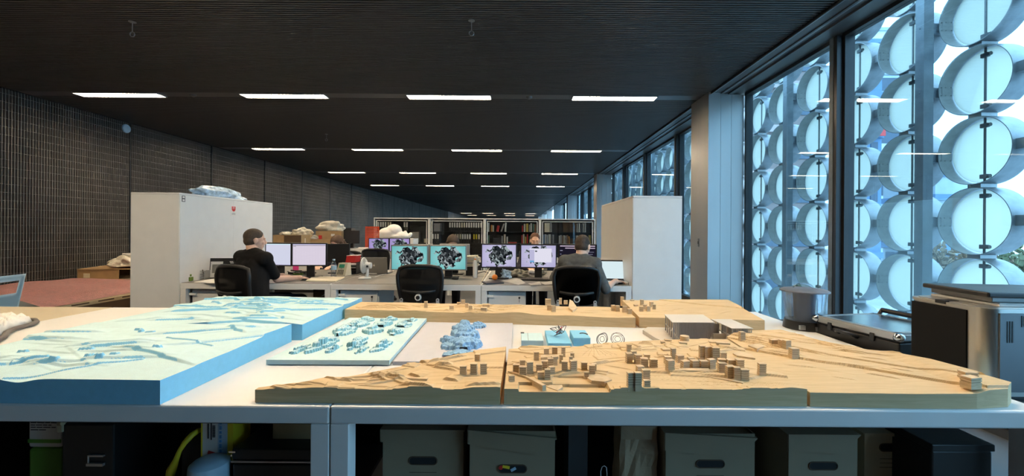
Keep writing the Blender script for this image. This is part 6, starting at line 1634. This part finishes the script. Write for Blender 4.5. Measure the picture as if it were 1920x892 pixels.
def film(label, x0, x1, y0, y1, d, seed, m_='film_cream', zb=None, amp=.2, name='film_bundle'):
    a, b = at(x0, y1, d), at(x1, y0, d); z0_ = a.z if zb is None else zb
    t = thing(name, label, 'packaging', ((a.x+b.x)/2, d+.12, z0_)); m = MB(); h = b.z-z0_; w = (b.x-a.x)/2
    lump(m, (0, 0, 0), (w, .16, h/1.35), seed, amp); m.build('crumpled_film', m_, t, smooth='all'); return t
t, h, w = carton('carton', 'small brown carton left of the dark open box by the cabinet', 512, 532, 440.5, 458, 8.75, .3, 'cardboard')
t, h, w = carton('carton', 'long open carton with dark side and tan end under bubble wrap', 533, 581, 440.5, 458, 8.7, .35, 'cardboard_pale')
m = MB(); m.bb(-w-.001, w*.32, -.178, -.174, .01, h-.01); m.build('dark_side', 'cardboard_dark', t); ZA = t.location.z+h
m = MB(); m.bb(w*.60, w*.68, -.178, -.174, h*.4, h*.75); m.build('hand_slot', 'paper', t)
film('crumpled bubble wrap bundle on the long open carton', 543, 580, 427.5, 440, 8.8, 31, zb=ZA+.002)
film('flat scrap of bubble wrap left of the bundle', 522, 543, 434, 440, 8.78, 32, zb=ZA+.002)
t, h, w = carton('carton', 'flat tan carton under the labelled carton', 582, 640, 448.5, 458, 8.62, .35, 'cardboard'); ZA2 = t.location.z+h
t, h, w = carton('carton', 'brown carton with white label under big film heap', 592, 640, 433, 448, 8.68, .3, 'cardboard', zb=ZA2+.002)
m = MB(); m.bb(w*.20, w*.48, -.155, -.151, h*.35, h*.65); m.build('white_label', 'paper', t); ZA3 = t.location.z+h
film('large crumpled heap of plastic film on the labelled carton', 591, 639, 415, 433, 8.72, 33, zb=ZA3+.002, amp=.24)
film('small crumpled plastic bag between the two carton piles', 581, 594, 440, 449, 8.60, 34, zb=ZA2+.002)
o = MB().box((0, 0, .04), (.05, .05, .08), bev=.004).build('red_tin', 'red', None); p = at(599, 449, 8.60); o.location = (p.x, 8.635, ZA2+.002); tag(o, 'small red tin in front of the labelled carton', 'tin')
monitor('dark switched off monitor in front of the orange mesh panel', 642, 673, 433.5, 455, 8.78, 'print_dark', rz=-6, zb=ZL)
p = at(646, 430, 9.1); t = thing('equipment_box', 'black flat box behind the switched off monitor', 'box', (p.x, 9.15, ZL)); m = MB(); m.box((0, 0, .20), (.34, .2, .4), bev=.006); m.build('case', 'black_plastic', t); m = MB(); m.bb(-.172, .172, -.102, .102, .40, .43); m.build('lid', 'dark_frame', t)
# orange perforated panel
a, b = at(674, 466, 9.0), at(700, 424.5, 9.0)
t = thing('mesh_panel', 'bright orange perforated panel left of the bookcases', 'panel', ((a.x+b.x)/2, 9.36, 0)); w = (b.x-a.x)/2*1.04
m = MB(); H_ = 1.39
for k in range(int(H_/.0225)):
    z0_ = 0.02+.0225*k; n_ = 12
    m.tube([(-w+2*w*i/n_, .0, z0_+.008*math.sin(i*math.pi/1.0*1.0+(k % 2)*math.pi)*(1 if i % 2 else -1)) for i in range(n_+1)], .0090, 5)
m.bb(-w, -w+.012, -.01, .01, 0, H_); m.bb(w-.012, w, -.01, .01, 0, H_); m.bb(-w, w, -.008, .008, H_-.02, H_); m.build('mesh', 'orange_mesh', t)
m = MB(); m.box((-w*.6, .08, .02), (.05, .3, .03)); m.box((w*.6, .08, .02), (.05, .3, .03)); m.build('foot', 'orange_mesh', t)
# second group of desks with two purple monitors, white bag
for i, nm in enumerate(('left', 'middle', 'right')): desk('white desk in the second group behind, %s one' % nm, -2.98+1.61*i, -1.375+1.61*i, 8.3, 9.1)
monitor('far monitor with purple flower picture, left of the pair', 692, 728, 447.5, 470.5, 8.75, 'screen_purple', zb=ZD)
monitor('far monitor with purple flower picture, right of the pair', 731, 767, 447.5, 470.5, 8.75, 'screen_purple', zb=ZD)
p = at(738, 448, 10.4)
low_cabinet('white storage cabinet under the large white plastic bag', at(700, 450, 10.3).x, at(775, 450, 10.3).x, 10.3, 10.8, 1.10)
a, b = at(703, 448, 10.4), at(771, 421, 10.4)
t = thing('white_bag', 'large puffy white plastic bag in front of the bookcases', 'bag', ((a.x+b.x)/2, 10.55, 1.10))
w = (b.x-a.x)
m = MB(); m.sph((-.14, 0, .13), (.28, .18, .16), 24); m.sph((-.02, 0, .20), (.20, .17, .165), 24); m.sph((-.30, 0, .08), (.16, .14, .09), 18); m.sph((.15, 0, .08), (.22, .15, .10), 18); m.sph((.25, 0, .10), (.06, .06, .11), 12, Matrix.Rotation(.3, 3, 'Y')); m.sph((.38, 0, .08), (.055, .055, .09), 12, Matrix.Rotation(.7, 3, 'Y')); m.sph((0, 0, .06), (.40, .17, .06), 18)
o = m.build('bag_body', 'plastic_white', t); fuse(o, .014, 4)
# ------------------------------------------------------------------ along the left wall
t = thing('sheet_stack', 'stack of cardboard sheets on slats under pink wrap, left wall', 'stack', (-5.9, 5.0, 0))
m = MB(); m.bb(-7.05, -4.75, 3.7, 7.35, .10, .46); m.build('sheets', 'cardboard_dark', t, world=True)
m = MB(); m.bb(-7.06, -4.74, 3.69, 7.36, .46, .50); m.build('top_sheet', 'cardboard_pale', t, world=True)
for i in range(11): m = MB(); m.bb(-4.745, -4.738, 3.8+.28*i, 3.98+.28*i, .478, .492); m.build('dark_slot', 'cardboard_dark', t, world=True)
for yy in (3.8, 5.5, 7.2):
    m = MB(); m.bb(-7.0, -4.8, yy-.05, yy+.05, 0, .10); m.build('runner', 'cardboard', t, world=True)
# pink bubble wrap blanket
t = thing('bubble_wrap', 'pink bubble wrap sheet spread over the cardboard stack', 'bubble wrap', (-5.9, 5.0, .50))
nx, ny = 60, 70; rr = random.Random(3); m = MB(); g = []
for j in range(ny+1):
    r_ = []
    for i in range(nx+1):
        u, v = i/nx, j/ny; x = -7.0+2.22*u+.05*math.sin(v*9)*u; y = 3.95+2.45*v-.25*u*(1-v)+.1*math.sin(u*6)
        e = min(1, min(u, 1-u, v, 1-v)*9); z_ = .006+e*(.040+.018*math.sin(u*5+v*3)+.010*math.sin(u*13-v*8)+.008*math.sin(v*21+u*4))
        r_.append(m.bm.verts.new((x+5.9, y-5.0, z_)))
    g.append(r_)
for j in range(ny):
    for i in range(nx): m.bm.faces.new((g[j][i], g[j][i+1], g[j+1][i+1], g[j+1][i]))
bmesh.ops.solidify(m.bm, geom=m.bm.faces[:], thickness=.004); m.build('wrap', 'bubble_pink', t, smooth='all')
t = thing('bubble_wrap', 'second pink bubble wrap roll end beside the brown carton', 'bubble wrap', (-5.85, 6.62, .50)); m = MB(); lump(m, (0, 0, 0), (.26, .16, .12), 44, .25); m.build('wrap', 'bubble_pink', t, smooth='all')
# open brown carton on the stack
a = at(133, 541, 5.85)
t = thing('carton', 'large open brown carton on the stack at left wall', 'box', (-6.70, 6.80, .5008))
m = MB(); w, d_, h = .33, .25, .145
m.bb(-w, w, -d_, -d_+.006, 0, h); m.bb(-w, w, d_-.006, d_, 0, h); m.bb(-w, -w+.006, -d_+.006, d_-.006, 0, h); m.bb(-w+.006, w, -d_+.006, d_-.006, 0, .006); m.build('walls', 'cardboard', t)
m = MB(); m.hexa([(-w-.004, -d_-.01, h), (w+.50, -d_-.0, h+.012), (w+.50, d_, h+.04), (-w, d_, h+.03), (-w-.004, -d_-.01, h+.006), (w+.50, -d_-.0, h+.018), (w+.50, d_, h+.046), (-w, d_, h+.036)]); m.build('top_flap', 'cardboard', t)
m = MB(); m.bb(-w+.1, -w+.2, -d_-.003, -d_-.0, h-.13, h-.06); m.build('label_slip', 'paper_cream', t)
m = MB(); m.bb(w, w+.45, d_-.03, d_-.02, 0, h+.02); m.build('end_flap', 'cardboard_dark', t)
t = thing('plastic_bag', 'crumpled white plastic bag on the open carton at left', 'bag', (-6.40, 6.78, .69)); m = MB(); lump(m, (0, 0, 0), (.30, .20, .13), 52, .25); m.build('bag_body', 'film_cream', t, smooth='all')
m = MB(); m.box((.08, .05, .185), (.35, .2, .035), rz=.1, ry=.05, bev=.01); m.build('folded_sheet', 'plastic_white', t)
t = thing('paper_roll', 'cream sheet of paper curling off the stack at left', 'paper', (-5.02, 3.86, .50)); m = MB(); P = [(-.5+.1*i, .012+.09*math.sin(max(0, (i)/8*3.1))) for i in range(9)]
g = [[m.bm.verts.new((p_[0], yy, p_[1])) for p_ in P] for yy in (-.15, .22)]
for i in range(8): m.bm.faces.new((g[0][i], g[0][i+1], g[1][i+1], g[1][i]))
bmesh.ops.solidify(m.bm, geom=m.bm.faces[:], thickness=.003); m.build('sheet', 'paper_cream', t, smooth='all')
# pale blue moulded chair at the far left edge
t = thing('plastic_chair', 'pale blue moulded plastic chair at the left edge behind the table', 'chair', (-4.68, 3.45, 0), R(100))
def cb(u, v): return V((u*(.21-.02*v), -.20-.10*v-.03*(1-u*u), .46+.44*v))
m = MB(); N = 16; g = [[m.bm.verts.new(cb(-1+2*i/N, j/N)) for i in range(N+1)] for j in range(N+1)]
for j in range(N):
    for i in range(N):
        if 3 <= i <= 12 and 10 <= j <= 13: continue
        m.bm.faces.new((g[j][i], g[j][i+1], g[j+1][i+1], g[j+1][i]))
bmesh.ops.solidify(m.bm, geom=m.bm.faces[:], thickness=.008); m.build('backrest', 'pale_blue_plastic', t, smooth='all')
m = MB(); m.box((0, .02, .452), (.42, .44, .03), bev=.013); m.build('seat', 'pale_blue_plastic', t)
for sx in (-1, 1):
    for sy in (-1, 1):
        m = MB(); m.tube([(sx*.17, sy*.16, .44), (sx*.20, sy*.21, 0.0)], .012, 8); m.build('leg', 'silver', t)
